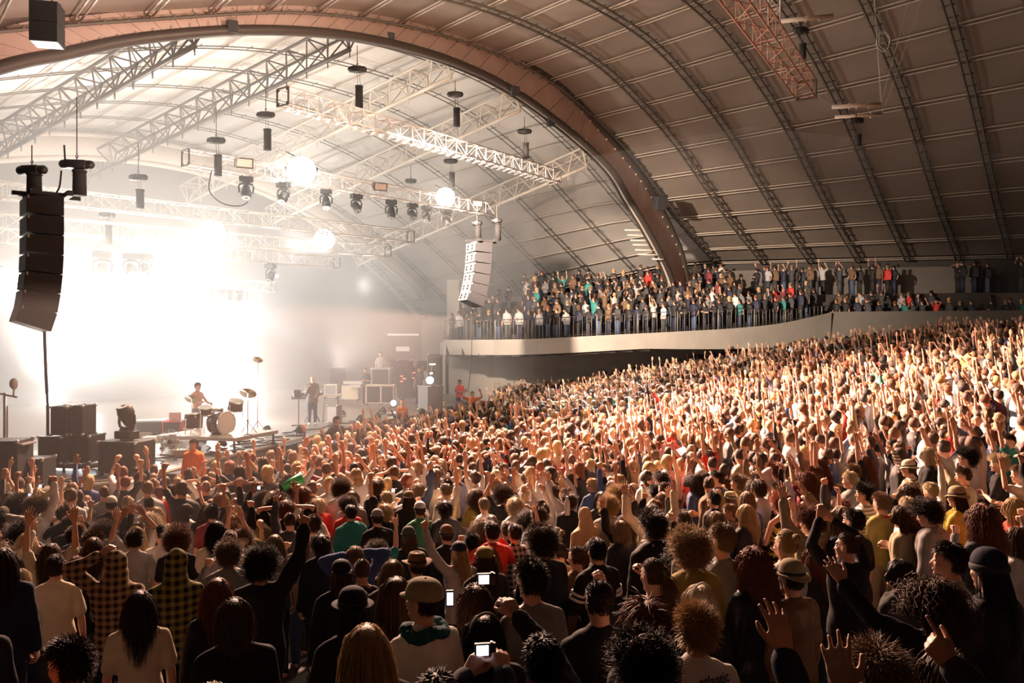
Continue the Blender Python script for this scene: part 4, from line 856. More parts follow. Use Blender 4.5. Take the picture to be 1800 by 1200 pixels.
for k in range(14): q = k * PI / 7; bar(m, (.05 * math.cos(q), -.07, .36 + .05 * math.sin(q)), (.31 * math.cos(q), .02, .36 + .31 * math.sin(q)), .007, 4)
obj('cage', m, M['clear'], t); m = MB(); m.cone((0, -.08, .36), (0, .06, .36), .06, .06, 12); obj('hub', m, M['black'], t)
m = MB()
for k in range(5): q = k * 2 * PI / 5; box(m, (.15 * math.cos(q), 0, .36 + .15 * math.sin(q)), (.2, .02, .1), 0, 0)
obj('blade', m, M['clear'], t); m = MB(); box(m, (0, .02, .03), (.5, .25, .04)); bar(m, (0, .02, .04), (0, .02, .3), .02); obj('base', m, M['clear'], t)
# equipment table cases in front of riser
for i, (u, v, w) in enumerate([(268, 776, .5), (256, 768, .4), (320, 800, .45)]): cab('small_case', u, v, w, .16, .35, 8 * i, ('caseedge', 'grey'), ['flat pale case on the floor left of the fan', 'small flat case behind the others left of the fan', 'small flat case right beside the fan'][i], 'flight case', grille=False, corners=False)
# keyboard player's gear
def keyboard(u, v, Yk, w, hgt, yaw, label, m1='black', xlegs=True):
    p = on_stage(u, v); t = thing('keyboard', (p[0], p[1], SZ), label, 'keyboard', yaw=R(yaw)); m = MB(); box(m, (0, 0, hgt), (w, .32, .1), 0, R(8)); obj('case', m, M[m1], t, bevel=.01)
    m = MB(); box(m, (0, .05, hgt + .056), (w * .9, .15, .015), 0, R(8)); obj('keys', m, M['white'], t)
    m = MB()
    for y in (-.1, .1): bar(m, (-w * .35, y, .02), (w * .3, y, hgt - .05), .016); bar(m, (w * .35, y, .02), (-w * .3, y, hgt - .05), .016)
    obj('x_stand', m, M['darksteel'], t); return t
keyboard(549, 742, 0, .78, 1.06, 8, 'dark keyboard on a crossed stand in front of the player in a cap'); 
p = on_stage(525, 748); t = thing('music_stand', (p[0], p[1], SZ), 'dark tilted tray on a single pole left of the player in a cap', 'stand', yaw=R(15)); m = MB(); bar(m, (0, 0, .02), (0, 0, 1.0), .02); box(m, (0, 0, .02), (.5, .3, .03)); obj('pole', m, M['darksteel'], t); m = MB(); box(m, (0, 0, 1.0), (.5, .3, .04), 0, R(10)); box(m, (-.05, 0, 1.14), (.26, .08, .26), .3, R(-20)); obj('tray', m, M['speaker'], t)
p = on_stage(582, 742); t = thing('side_table', (p[0], p[1], SZ), 'narrow table draped in white at the right hand of the player in a cap', 'table', yaw=R(5)); m = MB(); box(m, (0, 0, 1.0), (.75, .35, .05)); obj('tabletop', m, M['white'], t)
for a in (-.3, .3): m = MB(); bar(m, (a, 0, 0), (a * .8, 0, 1.0), .02); obj('leg', m, M['darksteel'], t)
cab('amplifier', 588, 743, .42, .66, .4, -14, ('grey', 'white'), 'upright pale box standing under the white-draped table', 'amplifier', corners=True)
# back line on the right of the stage
cab('amplifier', 583, 700, .62, .62, .4, -4, ('caseedge', 'grey'), 'pale-edged open rack left of the cream amplifier', 'amplifier', Y=39.6, feet=True)
cab('amplifier', 617, 704, .82, .66, .4, -4, ('white', 'woodface'), 'cream-fronted amplifier on castors', 'amplifier', Y=39.2, feet=True)
keyb = thing('synthesizer', W(622, 672, 39.2), 'two white keyboards on a rack above the cream amplifier', 'keyboard'); m = MB(); box(m, (0, 0, 0), (.95, .3, .16)); box(m, (.14, -.25, -.16), (.5, .3, .14)); obj('case', m, M['white'], keyb, bevel=.02); m = MB(); box(m, (0, -.1, .085), (.85, .1, .01)); obj('keys', m, M['black'], keyb)
cab('flight_case', 671, 679, .88, .86, .6, -3, ('grey', 'speaker'), 'tall grey case with a person working on top', 'flight case', Y=38.6)
cab('flight_case', 658, 711, .68, .82, .6, 2, ('caseedge', 'speaker'), 'left one of the two low grille-fronted cases', 'flight case', Y=36.5, feet=True); cab('flight_case', 682, 711, .58, .82, .6, 2, ('caseedge', 'speaker'), 'right one of the two low grille-fronted cases', 'flight case', Y=36.5, feet=True)
for i, (u, v, Y, w, h) in enumerate([(712, 700, 41, .7, 1.9), (733, 698, 41.5, .6, 1.5), (594, 690, 43, .7, 1.3), (697, 680, 42, .6, 1.4), (765, 688, 42.2, .7, 1.9)]): 
    c = cab('equipment_rack', u, v, w, h, .6, 0, ('black', 'speaker'), ['tall dark rack with red lights behind the two low cases', 'dark rack beside the tall rack with red lights', 'dark hazy rack at the back left of the side stage', 'dark rack behind the grey case', 'tallest dark rack against the stage corner'][i], 'rack', Y=Y)
    if i in (0, 1):
        m = MB()
        for k in range(3): box(m, (-.12 + .12 * (k % 2), -.33, h * .45 + .13 * k + i * .3), (.14, .02, .03))
        obj('red_lights', m, M['led'], c)
cab('flight_case', 757, 719, .62, 1.0, .9, -42, ('grey', 'speaker'), 'pale-sided case under the blue-rimmed spotlight at the stage corner', 'flight case', Y=35.2, grille=False)
def spot(u, v, Y, s, yaw, label, lit=None, rim='black', aim=(0, -1, .1)):
    t = thing('floor_spotlight', W(u, v, Y), label, 'stage light', yaw=R(yaw)); t.scale = (s,) * 3; m = MB(); A = unit(V3(*aim)); c = V3(0, 0, .3); m.cone(c - A * .22, c + A * .02, .1, .2, 16, ends=False); m.cone(c + A * .02, c + A * .1, .2, .21, 16, ends=False); obj('housing', m, M[rim], t, True)
    m = MB(); m.cone(c + A * .09, c + A * .11, .18, .18, 18, ends=False); obj('lens', m, M[lit] if lit else M['grey'], t); m = MB(); path(m, [(-.24, 0, .32), (-.24, 0, .05), (.24, 0, .05), (.24, 0, .32)], .02, 5); box(m, (0, 0, .03), (.4, .2, .05)); obj('yoke', m, M['black'], t)
M['violet'] = mat('violet_rim', (.12, .08, .5), .4)
spot(756, 679, 35, .85, 0, 'white spotlight with a blue rim on the corner case', 'lamp', 'violet'); spot(692, 716, 36, .65, 0, 'round white spotlight low beside the two cases', 'lamp')
for i, (u, v, yaw) in enumerate([(633, 744, 30), (664, 738, 40), (673, 728, 30), (526, 766, 25), (470, 765, 10), (432, 776, 30), (391, 789, 30), (603, 732, 20), (343, 799, 40)]):
    p = on_stage(u, v); spot(u, v, p[1], .62 if i != 7 else .5, yaw, ['dark floor lamp on the stage edge beyond the bass cabinet', 'left one of a pair of dark floor lamps near the orange vest', 'right one of a pair of dark floor lamps near the orange vest', 'dark floor lamp on the stage edge before the keyboard', 'pale floor lamp on its own behind the stage edge', 'dark floor lamp right of the drum riser', 'dark floor lamp under the corner of the drum riser', 'small pinkish floor lamp beside the upright pale box', 'small floor lamp beside the orange jacket'][i], aim=(-.5, .6, .5))
t = thing('tripod_lamp', W(760, 640, 37), 'thin pole with small lit lamps above the corner case', 'stage light'); m = MB(); bar(m, (0, 0, 0), (-.1, 0, -.7), .012); obj('pole', m, M['cream'], t); m = MB(); box(m, (0, 0, 0), (.25, .04, .03)); box(m, (-.05, 0, -.4), (.12, .04, .04)); obj('lamp_bar', m, M['lamp'], t)
# loose cables on the stage floor
rs = np.random.RandomState(3)
for i in range(12):
    u0, v0 = [(300, 806), (350, 798), (400, 792), (455, 782), (500, 770), (545, 757), (600, 748), (640, 742), (690, 734), (150, 838), (200, 842), (420, 765)][i]; m = MB(); pts = []; p = on_stage(u0, v0)
    for k in range(9): pts.append(p + V3(rs.normal() * .25 - .0 * k, .35 * k - 1.2, .02)); 
    path(m, smoothpath(pts, 40), .018, 5); tag(obj('cable', m, M['black'], None, True), 'black cable snaking over the stage floor near the front edge', 'cable', 'cables along the stage edge')
m = MB(); box(m, W(709, 588, 50), (1.9, .1, .12)); tag(obj('wall_light', m, M['white'], bevel=.01), 'longer pale strip fixed to the grey wall beyond the stage', 'wall fitting')
m = MB(); box(m, W(708, 613, 50), (.8, .1, .28)); tag(obj('wall_sign', m, M['white'], bevel=.01), 'small pale box on the grey wall below the long strip', 'wall fitting')
cab('road_case', 742, 652, .5, .55, .4, 0, ('speaker', 'black'), 'dark case stacked high beside the pale wall box at the stage corner', 'flight case', Y=42.6); cab('road_case', 768, 648, .55, .7, .4, 0, ('grey', 'grey'), 'pale grey case stacked high against the balcony corner', 'flight case', Y=42.8)

# step along the stage front for the guards
m = MB()
for (x0, y0), (x1, y1) in zip(FRONT, FRONT[1:]):
    v = [V3(x0 + .1, y0, -.1), V3(x0 + 1.35, y0 - .1, -.1), V3(x1 + 1.35, y1 - .1, -.1), V3(x1 + .1, y1, -.1)]; v += [p + V3(0, 0, .45) for p in v]; m.add(v, [(3, 2, 1, 0), (4, 5, 6, 7), (0, 1, 5, 4), (1, 2, 6, 5), (2, 3, 7, 6), (3, 0, 4, 7)])
struct('floor_pit_step', m, M['grey'])
m = MB(); box(m, (-2.65, 42, .27), (1.2, 1.2, .54)); struct('floor_corner_step', m, M['dkconcrete'])
# ---------------------------------------------------------------- the crowd
def cloth_mat(name, kind='plain', c2=(.02, .02, .02), scale=20, rough=.85):
    """fabric whose main colour is the object's own colour"""
    m = bpy.data.materials.new(name); m.use_nodes = True; nt = m.node_tree; b = nt.nodes['Principled BSDF']; b.inputs['Roughness'].default_value = rough; b.inputs['Specular IOR Level'].default_value = .2
    oi = nt.nodes.new('ShaderNodeObjectInfo'); L = nt.links.new; tc = nt.nodes.new('ShaderNodeTexCoord')
    n = nt.nodes.new('ShaderNodeTexNoise'); n.inputs['Scale'].default_value = 9 if kind != 'skin' else 5; n.inputs['Detail'].default_value = 4; L(tc.outputs['Object'], n.inputs['Vector'])
    mr = nt.nodes.new('ShaderNodeMapRange'); mr.inputs[3].default_value = .78; mr.inputs[4].default_value = 1.15; L(n.outputs['Fac'], mr.inputs[0])
    mx = nt.nodes.new('ShaderNodeMix'); mx.data_type = 'RGBA'; mx.blend_type = 'MULTIPLY'; mx.inputs[0].default_value = 1; L(oi.outputs['Color'], mx.inputs[6]); L(mr.outputs[0], mx.inputs[7]); out = mx.outputs[2]
    if kind in ('plaid', 'stripe', 'floral', 'sequin'):
        x2 = nt.nodes.new('ShaderNodeMix'); x2.data_type = 'RGBA'; L(out, x2.inputs[6]); x2.inputs[7].default_value = (*c2, 1)
        if kind == 'floral':
            v = nt.nodes.new('ShaderNodeTexNoise'); v.inputs['Scale'].default_value = scale; v.inputs['Detail'].default_value = 1; L(tc.outputs['Object'], v.inputs['Vector']); g = nt.nodes.new('ShaderNodeMath'); g.operation = 'GREATER_THAN'; g.inputs[1].default_value = .52; L(v.outputs['Fac'], g.inputs[0]); L(g.outputs[0], x2.inputs[0])
        elif kind == 'sequin':
            v = nt.nodes.new('ShaderNodeTexVoronoi'); v.inputs['Scale'].default_value = scale; L(tc.outputs['Object'], v.inputs['Vector']); L(v.outputs['Distance'], x2.inputs[0])
        else:
            sp = nt.nodes.new('ShaderNodeSeparateXYZ'); L(tc.outputs['Object'], sp.inputs[0]); acc = None
            for ax, sc_ in (((0, scale), (2, scale)) if kind == 'plaid' else ((2, scale),)):
                a = nt.nodes.new('ShaderNodeMath'); a.operation = 'MULTIPLY'; a.inputs[1].default_value = sc_; L(sp.outputs[ax], a.inputs[0])
                s = nt.nodes.new('ShaderNodeMath'); s.operation = 'SINE'; L(a.outputs[0], s.inputs[0]); g = nt.nodes.new('ShaderNodeMath'); g.operation = 'GREATER_THAN'; g.inputs[1].default_value = .35 if kind == 'plaid' else .1; L(s.outputs[0], g.inputs[0])
                if kind == 'plaid':
                    a3 = nt.nodes.new('ShaderNodeMath'); a3.operation = 'MULTIPLY'; a3.inputs[1].default_value = sc_; L(sp.outputs[ax], a3.inputs[0]); s3 = nt.nodes.new('ShaderNodeMath'); s3.operation = 'COSINE'; L(a3.outputs[0], s3.inputs[0]); g3 = nt.nodes.new('ShaderNodeMath'); g3.operation = 'GREATER_THAN'; g3.inputs[1].default_value = .93; L(s3.outputs[0], g3.inputs[0]); g4 = nt.nodes.new('ShaderNodeMath'); g4.operation = 'MAXIMUM'; L(g.outputs[0], g4.inputs[0]); L(g3.outputs[0], g4.inputs[1]); g = g4
                if acc is None: acc = g.outputs[0]
                else: ad = nt.nodes.new('ShaderNodeMath'); ad.operation = 'ADD'; L(acc, ad.inputs[0]); L(g.outputs[0], ad.inputs[1]); ha = nt.nodes.new('ShaderNodeMath'); ha.operation = 'MULTIPLY'; ha.inputs[1].default_value = .5; L(ad.outputs[0], ha.inputs[0]); acc = ha.outputs[0]
            L(acc, x2.inputs[0])
        out = x2.outputs[2]
    L(out, b.inputs['Base Color'])
    bn = nt.nodes.new('ShaderNodeTexNoise'); bn.inputs['Scale'].default_value = 60; L(tc.outputs['Object'], bn.inputs['Vector']); bp = nt.nodes.new('ShaderNodeBump'); bp.inputs['Strength'].default_value = .35 if kind != 'skin' else .1; bp.inputs['Distance'].default_value = .004; L(bn.outputs['Fac'], bp.inputs['Height']); L(bp.outputs['Normal'], b.inputs['Normal'])
    if kind == 'leather': b.inputs['Roughness'].default_value = .38; bn.inputs['Scale'].default_value = 14; bp.inputs['Strength'].default_value = .7; bp.inputs['Distance'].default_value = .02
    if kind == 'skin': b.inputs['Roughness'].default_value = .5; b.inputs['Specular IOR Level'].default_value = .35
    if kind == 'hair': b.inputs['Roughness'].default_value = .5; b.inputs['Specular IOR Level'].default_value = .3; n.inputs['Scale'].default_value = 1; mp = nt.nodes.new('ShaderNodeMapping'); mp.inputs['Scale'].default_value = (150, 150, 14); L(tc.outputs['Object'], mp.inputs['Vector']); L(mp.outputs[0], n.inputs['Vector']); mr.inputs[3].default_value = .35; mr.inputs[4].default_value = 1.5; bn.inputs['Scale'].default_value = 1; L(mp.outputs[0], bn.inputs['Vector']); bp.inputs['Strength'].default_value = .8
    return m
CM = dict(plain=cloth_mat('fabric'), leather=cloth_mat('leather', 'leather'), plaid=cloth_mat('plaid_fabric', 'plaid', (.035, .02, .015), 100), plaid2=cloth_mat('dark_plaid_fabric', 'plaid', (.012, .014, .012), 88), stripe=cloth_mat('striped_fabric', 'stripe', (.6, .57, .52), 130), wstripe=cloth_mat('wide_striped_fabric', 'stripe', (.02, .02, .03), 70), floral=cloth_mat('floral_fabric', 'floral', (.015, .012, .01), 14), skin=cloth_mat('skin', 'skin'), hair=cloth_mat('hair', 'hair'), sequin=cloth_mat('sequins', 'sequin', (.1, .08, .1), 160, .25))
eyew = mat('eye_white', (.75, .72, .68), .3); eyed = mat('eye_dark', (.03, .015, .01), .3); lipm = mat('lips', (.42, .16, .13), .5)
POSES = {
 'rest': dict(L='down', R='down'), 'rest2': dict(L='pocket', R='down', head=(-6, 3, 12), lean=(.02, .02)), 'fold': dict(L='fold', R='fold', head=(-4, 0, -8)), 'face': dict(L='face', R='face', head=(5, 0, 0)),
 'clap': dict(L='clap', R='clap', head=(-8, 0, 5)), 'both': dict(L='up', R='up', head=(-12, 0, 0)), 'bothout': dict(L='upout', R='upout', head=(-10, 4, -6)), 'right': dict(L='down', R='up', head=(-8, 0, 8), lean=(.03, 0)),
 'left': dict(L='up', R='down', head=(-5, 0, -10), lean=(-.03, 0)), 'fistr': dict(L='fold', R='fist', head=(-10, 3, 0)), 'fistl': dict(L='fist', R='pocket', head=(-7, -4, 10)), 'point': dict(L='down', R='point', head=(-6, 0, 0)), 'pointl': dict(L='point', R='down', head=(-3, 0, 14)),
 'cam': dict(L='cam', R='cam', head=(-3, 0, 0)), 'camhigh': dict(L='camhigh', R='camhigh', head=(-10, 0, 0)), 'headhold': dict(L='head', R='head', head=(-6, 0, 0)), 'bent': dict(L='bent', R='bent', head=(-4, 0, 6)), 'horns': dict(L='down', R='horns', head=(-8, -4, 4)),
 'mixed': dict(L='bent', R='up', head=(-9, 3, -5), lean=(.04, .02)), 'mixed2': dict(L='upout', R='clap', head=(-10, -3, 8)), 'side': dict(L='side', R='side', head=(-12, 0, 0), mouth=1), 'shout': dict(L='fold', R='bent', head=(-14, 0, -6), mouth=1), 'turn': dict(L='down', R='fold', head=(-4, 0, -48)), 'turn2': dict(L='fold', R='down', head=(-4, 0, 42))}
CACHE = {}
def pkey(p): return p if isinstance(p, str) else repr(sorted(p.items(), key=lambda q: q[0]))
def pdict(p): return POSES[p] if isinstance(p, str) else p
def body_of(p):
    k = ('b', pkey(p))
    if k not in CACHE:
        me, r = make_body(pdict(p), head_detail=True)
        for m in (CM['skin'], eyew, eyed, lipm): me.materials.append(m)
        me.name = 'person'; CACHE[k] = (me, r)
    return CACHE[k]
def top_of(p, sleeve, hood, hem, fit, m):
    k = ('t', pkey(p), sleeve, hood, hem, fit, m)
    if k not in CACHE:
        me = make_top(pdict(p), sleeve, fit, .016 if hood else .018, hem, None, hood, seed=len(CACHE) % 90); me.materials.append(CM[m]); CACHE[k] = me
    return CACHE[k]
def trou_of(i):
    if ('l', i) not in CACHE: me = make_trousers(seed=i + 3, build=1 + .05 * i); me.materials.append(CM['plain']); CACHE[('l', i)] = me
    return CACHE[('l', i)]
def hair_of(style, under=False):
    k = ('h', style, under)
    if k not in CACHE: me = make_hair(style, under=under); me.materials.append(CM['hair']); CACHE[k] = me
    return CACHE[k]
def hat_of(kind):
    if ('hat', kind) not in CACHE: me = hat_mesh(kind); me.materials.append(CM['plain']); me.materials.append(bpy.data.materials['black_canvas']); CACHE[('hat', kind)] = me
    return CACHE[('hat', kind)]
HC = dict(black=(.012, .009, .008), dark=(.035, .018, .011), brown=(.085, .042, .02), auburn=(.17, .055, .022), red=(.36, .08, .02), light=(.21, .13, .07), blond=(.47, .31, .14), pale=(.6, .47, .3), grey=(.3, .28, .26), none=(.4, .25, .2))
SK = [(.60, .33, .22), (.53, .28, .18), (.66, .39, .27), (.44, .22, .135), (.3, .15, .09)]
CC = dict(black=(.014, .013, .014), navy=(.018, .02, .045), white=(.72, .69, .64), cream=(.62, .53, .38), grey=(.2, .195, .19), lightgrey=(.42, .41, .4), charcoal=(.05, .05, .052), red=(.62, .04, .03), orange=(.8, .18, .04), yellow=(.62, .47, .08), olive=(.27, .22, .06), green=(.05, .2, .1), teal=(.03, .2, .18), blue=(.05, .09, .25), paleblue=(.35, .45, .56), purple=(.13, .06, .22), pink=(.75, .35, .38), brown=(.15, .085, .045), tan=(.42, .28, .16), maroon=(.2, .03, .04), denim=(.06, .09, .16), deepteal=(.012, .07, .08), khaki=(.32, .26, .16))
def col(c): return (*c, 1)
def person(x, y, yaw, sc, pose='rest', hair='short', hc='brown', top=('tshirt', 'black', 'short'), label=None, skin=0, hat=None, hatc='black', legs_='navy', z=None, group=None, shoes=False):
    me, r = body_of(pose); z = float(ground(x, y)) if z is None else z
    o = bpy.data.objects.new('person', me); COL.objects.link(o); o.location = (x, y, z); o.rotation_euler = (0, 0, yaw); o.scale = (sc,) * 3; o.color = col(SK[skin]); tag(o, label, 'person', group)
    nm, tc, sl = top[:3]; hood = top[3] if len(top) > 3 else None; fab = top[4] if len(top) > 4 else 'plain'
    if nm != 'bare':
        hem = .62 if nm == 'dress' else (.8 if nm in ('coat', 'jacket', 'hoodie') else .87)
        t = bpy.data.objects.new(nm, top_of(pose, sl, hood, hem, .03 if nm in ('coat', 'jacket', 'hoodie') else .016, fab)); COL.objects.link(t); t.parent = o; t.color = col(CC[tc])
    l = bpy.data.objects.new('trousers', trou_of(int(x * 7 + y * 3) % 3)); COL.objects.link(l); l.parent = o; l.color = col(CC[legs_])
    H = Matrix(r['Rh'].tolist()).to_4x4(); H.translation = Vector(r['skull'].tolist())
    if hair != 'bald' and hood != 'up':
        h = bpy.data.objects.new('hair', hair_of(hair, hat is not None)); COL.objects.link(h); h.parent = o; h.matrix_local = H; h.color = col(HC[hc])
    if hat:
        h = bpy.data.objects.new('hat' if hat in ('fedora', 'straw', 'bowler') else ('beanie' if hat == 'beanie' else 'cap'), hat_of(hat)); COL.objects.link(h); h.parent = o; h.matrix_local = H; h.color = col(CC[hatc])
    if shoes:
        k = 'shoe'; 
        if k not in CACHE: m = MB(); m.cone((0, -.05, .045), (0, .15, .04), .05, .044, 10); m.cone((0, -.03, .1), (0, -.03, .05), .05, .052, 10); CACHE[k] = remesh(m, .012, 1); CACHE[k].materials.append(CM['plain'])
        for s in (-1, 1): q = bpy.data.objects.new('shoe', CACHE[k]); COL.objects.link(q); q.parent = o; q.location = (.108 * s, 0, 0); q.color = col(CC[shoes])
    return o
def yaw_to_stage(x, y, tx=-12, ty=29): return math.atan2(-(tx - x), ty - y)
def solve(u, v, s):
    """where a head seen at (u, v) with size s stands, its feet on the ground, and its scale"""
    d = 365 / s; best = None
    for f in np.linspace(.78, 1.25, 60):
        Y = d * f; X = (u - 900) / FPX * Y; sc = (ZC - (v - 600) / FPX * Y - float(ground(X, Y))) / 1.665; c = abs(math.log(max(sc, .1))) * 2.2 + abs(math.log(f)) * .8
        if best is None or c < best[0]: best = (c, X, Y, sc)
    _, X, Y, sc = best; return X, Y, min(1.16, max(.86, sc))
HERO = []; TAKEN = []
def hero(u, v, s, label, pose='rest', hair='short', hc='brown', top=('tshirt', 'black', 'short'), dy=0, **k):
    X, Y, sc = solve(u, v, s); HERO.append((u, v, s, Y)); TAKEN.append((X, Y))
    return person(X, Y, yaw_to_stage(X, Y) + R(dy), sc, pose, hair, hc, top, label, **k)
BJ = ('jacket', 'black', 'long'); BT = ('tshirt', 'black', 'short')
h_ = hero
# left block, nearest rows
h_(4, 985, 52, 'person with long dark hair in a navy jacket at the left edge, seen from behind', hair='long', hc='dark', top=('jacket', 'navy', 'long'))
h_(98, 994, 46, 'person with short dark hair in a pale yellow T-shirt, arms down', hair='short', hc='dark', top=('tshirt', 'cream', 'short'), legs_='charcoal')
h_(88, 972, 40, 'person in a pale long-sleeved top holding both arms straight up behind the yellow T-shirt', 'both', 'long', 'brown', ('shirt', 'cream', 'short'))
h_(45, 951, 33, 'person with pale blond hair behind a dark jacket near the left edge', hair='bob', hc='pale', top=('jacket', 'charcoal', 'long'))
h_(36, 1016, 36, 'person with a short blond bob between the navy jacket and the yellow T-shirt', hair='bob', hc='pale', top=('tshirt', 'grey', 'short'))
h_(203, 990, 50, 'person in a cream and brown plaid hooded shirt with one elbow raised', dict(L=('ik', (-.12, .04, 1.74), (-1, -.1, .25), 'relax'), R='fold', head=(-4, 0, 10)), 'bald', 'dark', ('hoodie', 'tan', 'long', 'up', 'plaid'))
h_(308, 988, 50, 'person in a dark green and black plaid hooded shirt, hood up', 'fold', 'bald', 'dark', ('hoodie', 'olive', 'long', 'up', 'plaid2'))
h_(245, 1062, 50, 'person with long dark hair over a pale heart-shaped open back', hair='long', hc='dark', top=('shirt', 'cream', 'short'))
h_(382, 1040, 48, 'person with long straight reddish hair between the dark plaid hood and the tall black jacket', hair='long', hc='auburn', top=('shirt', 'black', 'long'))
h_(412, 1083, 60, 'person with shoulder-length brown hair in a black jacket with rim-lit shoulders', hair='bob', hc='brown', top=BJ)
h_(459, 992, 54, 'person with dark curly hair in a black jacket raising one arm with a pointing hand', dict(L='down', R=('ik', (.30, .22, 1.93), (1, -.3, .1), 'point'), head=(-5, 0, 0)), 'curly', 'dark', BJ, dy=-24)
h_(402, 972, 38, 'person with light curly hair in a dark top left of the raised black sleeve', 'face', 'curly', 'light', ('shirt', 'grey', 'long'))
h_(483, 955, 36, 'person with long grey-brown hair behind the raised black sleeve', hair='long', hc='light', top=('shirt', 'charcoal', 'short'))
h_(565, 955, 42, 'person with a dark rounded haircut in a black jacket, ears showing', hair='mop', hc='dark', top=BJ)
h_(600, 1003, 52, 'person in a black backward cap with long brown hair', hair='wavy', hc='brown', top=BJ, hat='cap_back', hatc='black')
h_(683, 1002, 48, 'person with shoulder-length light brown hair, head bent to the right', dict(L='down', R='down', head=(8, 12, -25)), 'bob', 'light', ('jacket', 'charcoal', 'long'))
h_(697, 1043, 54, 'person with long brown hair directly left of the beige flat cap', hair='long', hc='brown', top=('jacket', 'brown', 'long'))
h_(733, 990, 46, 'person in a brown fedora hat with a curved brim', hair='short', hc='dark', top=BJ, hat='fedora', hatc='brown')
h_(744, 1050, 70, 'person in a beige flat cap, teal scarf and white T-shirt', dict(L='down', R='fold', head=(4, 0, 28)), 'short', 'dark', ('tshirt', 'white', 'short'), hat='flat', hatc='khaki', dy=10)
h_(645, 1138, 82, 'person with long straight blond hair over a dark hooded top', hair='long', hc='blond', top=('hoodie', 'charcoal', 'long', 'down'))
h_(620, 1066, 58, 'person in a black wide-brimmed hat, almost a silhouette', hair='long', hc='black', top=BJ, hat='bowler', hatc='black')
h_(808, 967, 40, 'person in a dark cap with blond hair and a pale long sleeve reaching up', dict(L=('ik', (-.38, .1, 1.93), (-1, -.3, -.2), 'point'), R='down', head=(-4, 0, 0)), 'wavy', 'blond', ('shirt', 'lightgrey', 'long'), hat='cap', hatc='navy')
h_(852, 978, 44, 'person in an olive cap with long curly brown hair', hair='frizzy', hc='brown', top=('jacket', 'charcoal', 'long'), hat='cap', hatc='olive')
h_(837, 1056, 54, 'person with wavy brown hair in front of the raised camera', hair='wavy', hc='brown', top=BT)
h_(852, 1115, 64, 'person with smooth black hair and a thin hairband under the lower camera', hair='bob', hc='black', top=BJ)
h_(785, 937, 40, 'person in a rust brown knitted beanie', hair='short', hc='dark', top=BJ, hat='beanie', hatc='brown')
h_(718, 940, 42, 'person with long dark hair and a dark beanie, left of the rust beanie', hair='wavy', hc='brown', top=BJ, hat='beanie', hatc='charcoal')
h_(663, 908, 36, 'person in a grey beanie and black jacket', hair='short', hc='dark', top=BJ, hat='beanie', hatc='grey')
h_(617, 900, 34, 'person with short dark hair in a teal hooded top', hair='short', hc='dark', top=('hoodie', 'teal', 'long', 'down'))
h_(738, 894, 28, 'person in a white knitted beanie', hair='short', hc='brown', top=('shirt', 'green', 'short'), hat='beanie', hatc='white')
h_(782, 892, 34, 'person with thick dark hair right of the white beanie', hair='mop', hc='dark', top=('tshirt', 'charcoal', 'short'))
# centre
h_(935, 1016, 60, 'person with dark hair in a grey T-shirt beside the cameras', dict(L='down', R='down', head=(-2, 0, 10)), 'crop', 'dark', ('tshirt', 'grey', 'short'))
h_(1054, 1053, 82, 'largest dark-haired person in a plain black T-shirt at the bottom centre', 'rest', 'buzz', 'dark', BT, dy=-14)
h_(952, 952, 46, 'person with brown curly hair in a black top above the grey T-shirt', hair='curly', hc='brown', top=BJ)
h_(1050, 966, 46, 'person in a black jacket with two pale stripes round the sleeve', 'fold', 'short', 'black', ('jacket', 'black', 'long', 'collar'))
h_(1150, 1008, 50, 'person with a brown ponytail in a charcoal long-sleeved top', 'cam', 'tied', 'brown', ('shirt', 'charcoal', 'long'))
h_(1213, 966, 60, 'person with a big blond curly head in a mustard yellow hooded top', hair='curly', hc='blond', top=('hoodie', 'olive', 'long', 'down'), dy=-12)
h_(1232, 1055, 54, 'person with straight blond hair and a white hairband behind the spiky blond', hair='bob', hc='pale', top=BT)
SP = h_(1224, 1104, 66, 'person with spiky blond hair in a white T-shirt with dark lettering on the back', hair='spiky', hc='blond', top=('tshirt', 'white', 'short'), dy=-16)
h_(1138, 1092, 68, 'person with curly auburn hair left of the spiky blond', hair='mop', hc='auburn', top=('shirt', 'grey', 'short'))
HB = h_(1128, 1170, 84, 'person with dark curly hair and a silver sequined headband at the bottom edge', hair='curly', hc='dark', top=BJ)
h_(1328, 990, 50, 'person with long wavy auburn hair in a black leather jacket', hair='wavy', hc='auburn', top=('jacket', 'black', 'long', None, 'leather'))
h_(1148, 922, 44, 'person in a black hooded coat, hood down, broad from behind', hair='tousled', hc='dark', top=('coat', 'black', 'long', 'down'))
h_(1261, 913, 36, 'person with a short honey blond bob in a dark coat', hair='bob', hc='light', top=('coat', 'navy', 'long'))
h_(1313, 900, 36, 'person with long blond hair in a black top left of the red curls', hair='long', hc='blond', top=BJ)
h_(1255, 876, 34, 'person with short black hair behind the honey blond bob', hair='short', hc='black', top=BT)
h_(1092, 929, 38, 'person with light brown shoulder-length hair left of the black hooded coat', hair='bob', hc='light', top=BJ)
h_(1028, 905, 38, 'person with a sand-coloured hood pulled up', 'rest', 'bald', 'blond', ('hoodie', 'tan', 'long', 'up'))
h_(905, 935, 32, 'person with short dark hair in a grey checked shirt above the grey T-shirt', hair='short', hc='dark', top=('shirt', 'lightgrey', 'short', None, 'plaid2'))
h_(1000, 880, 30, 'person with brown hair right behind the raised water bottle', hair='tousled', hc='brown', top=BT)
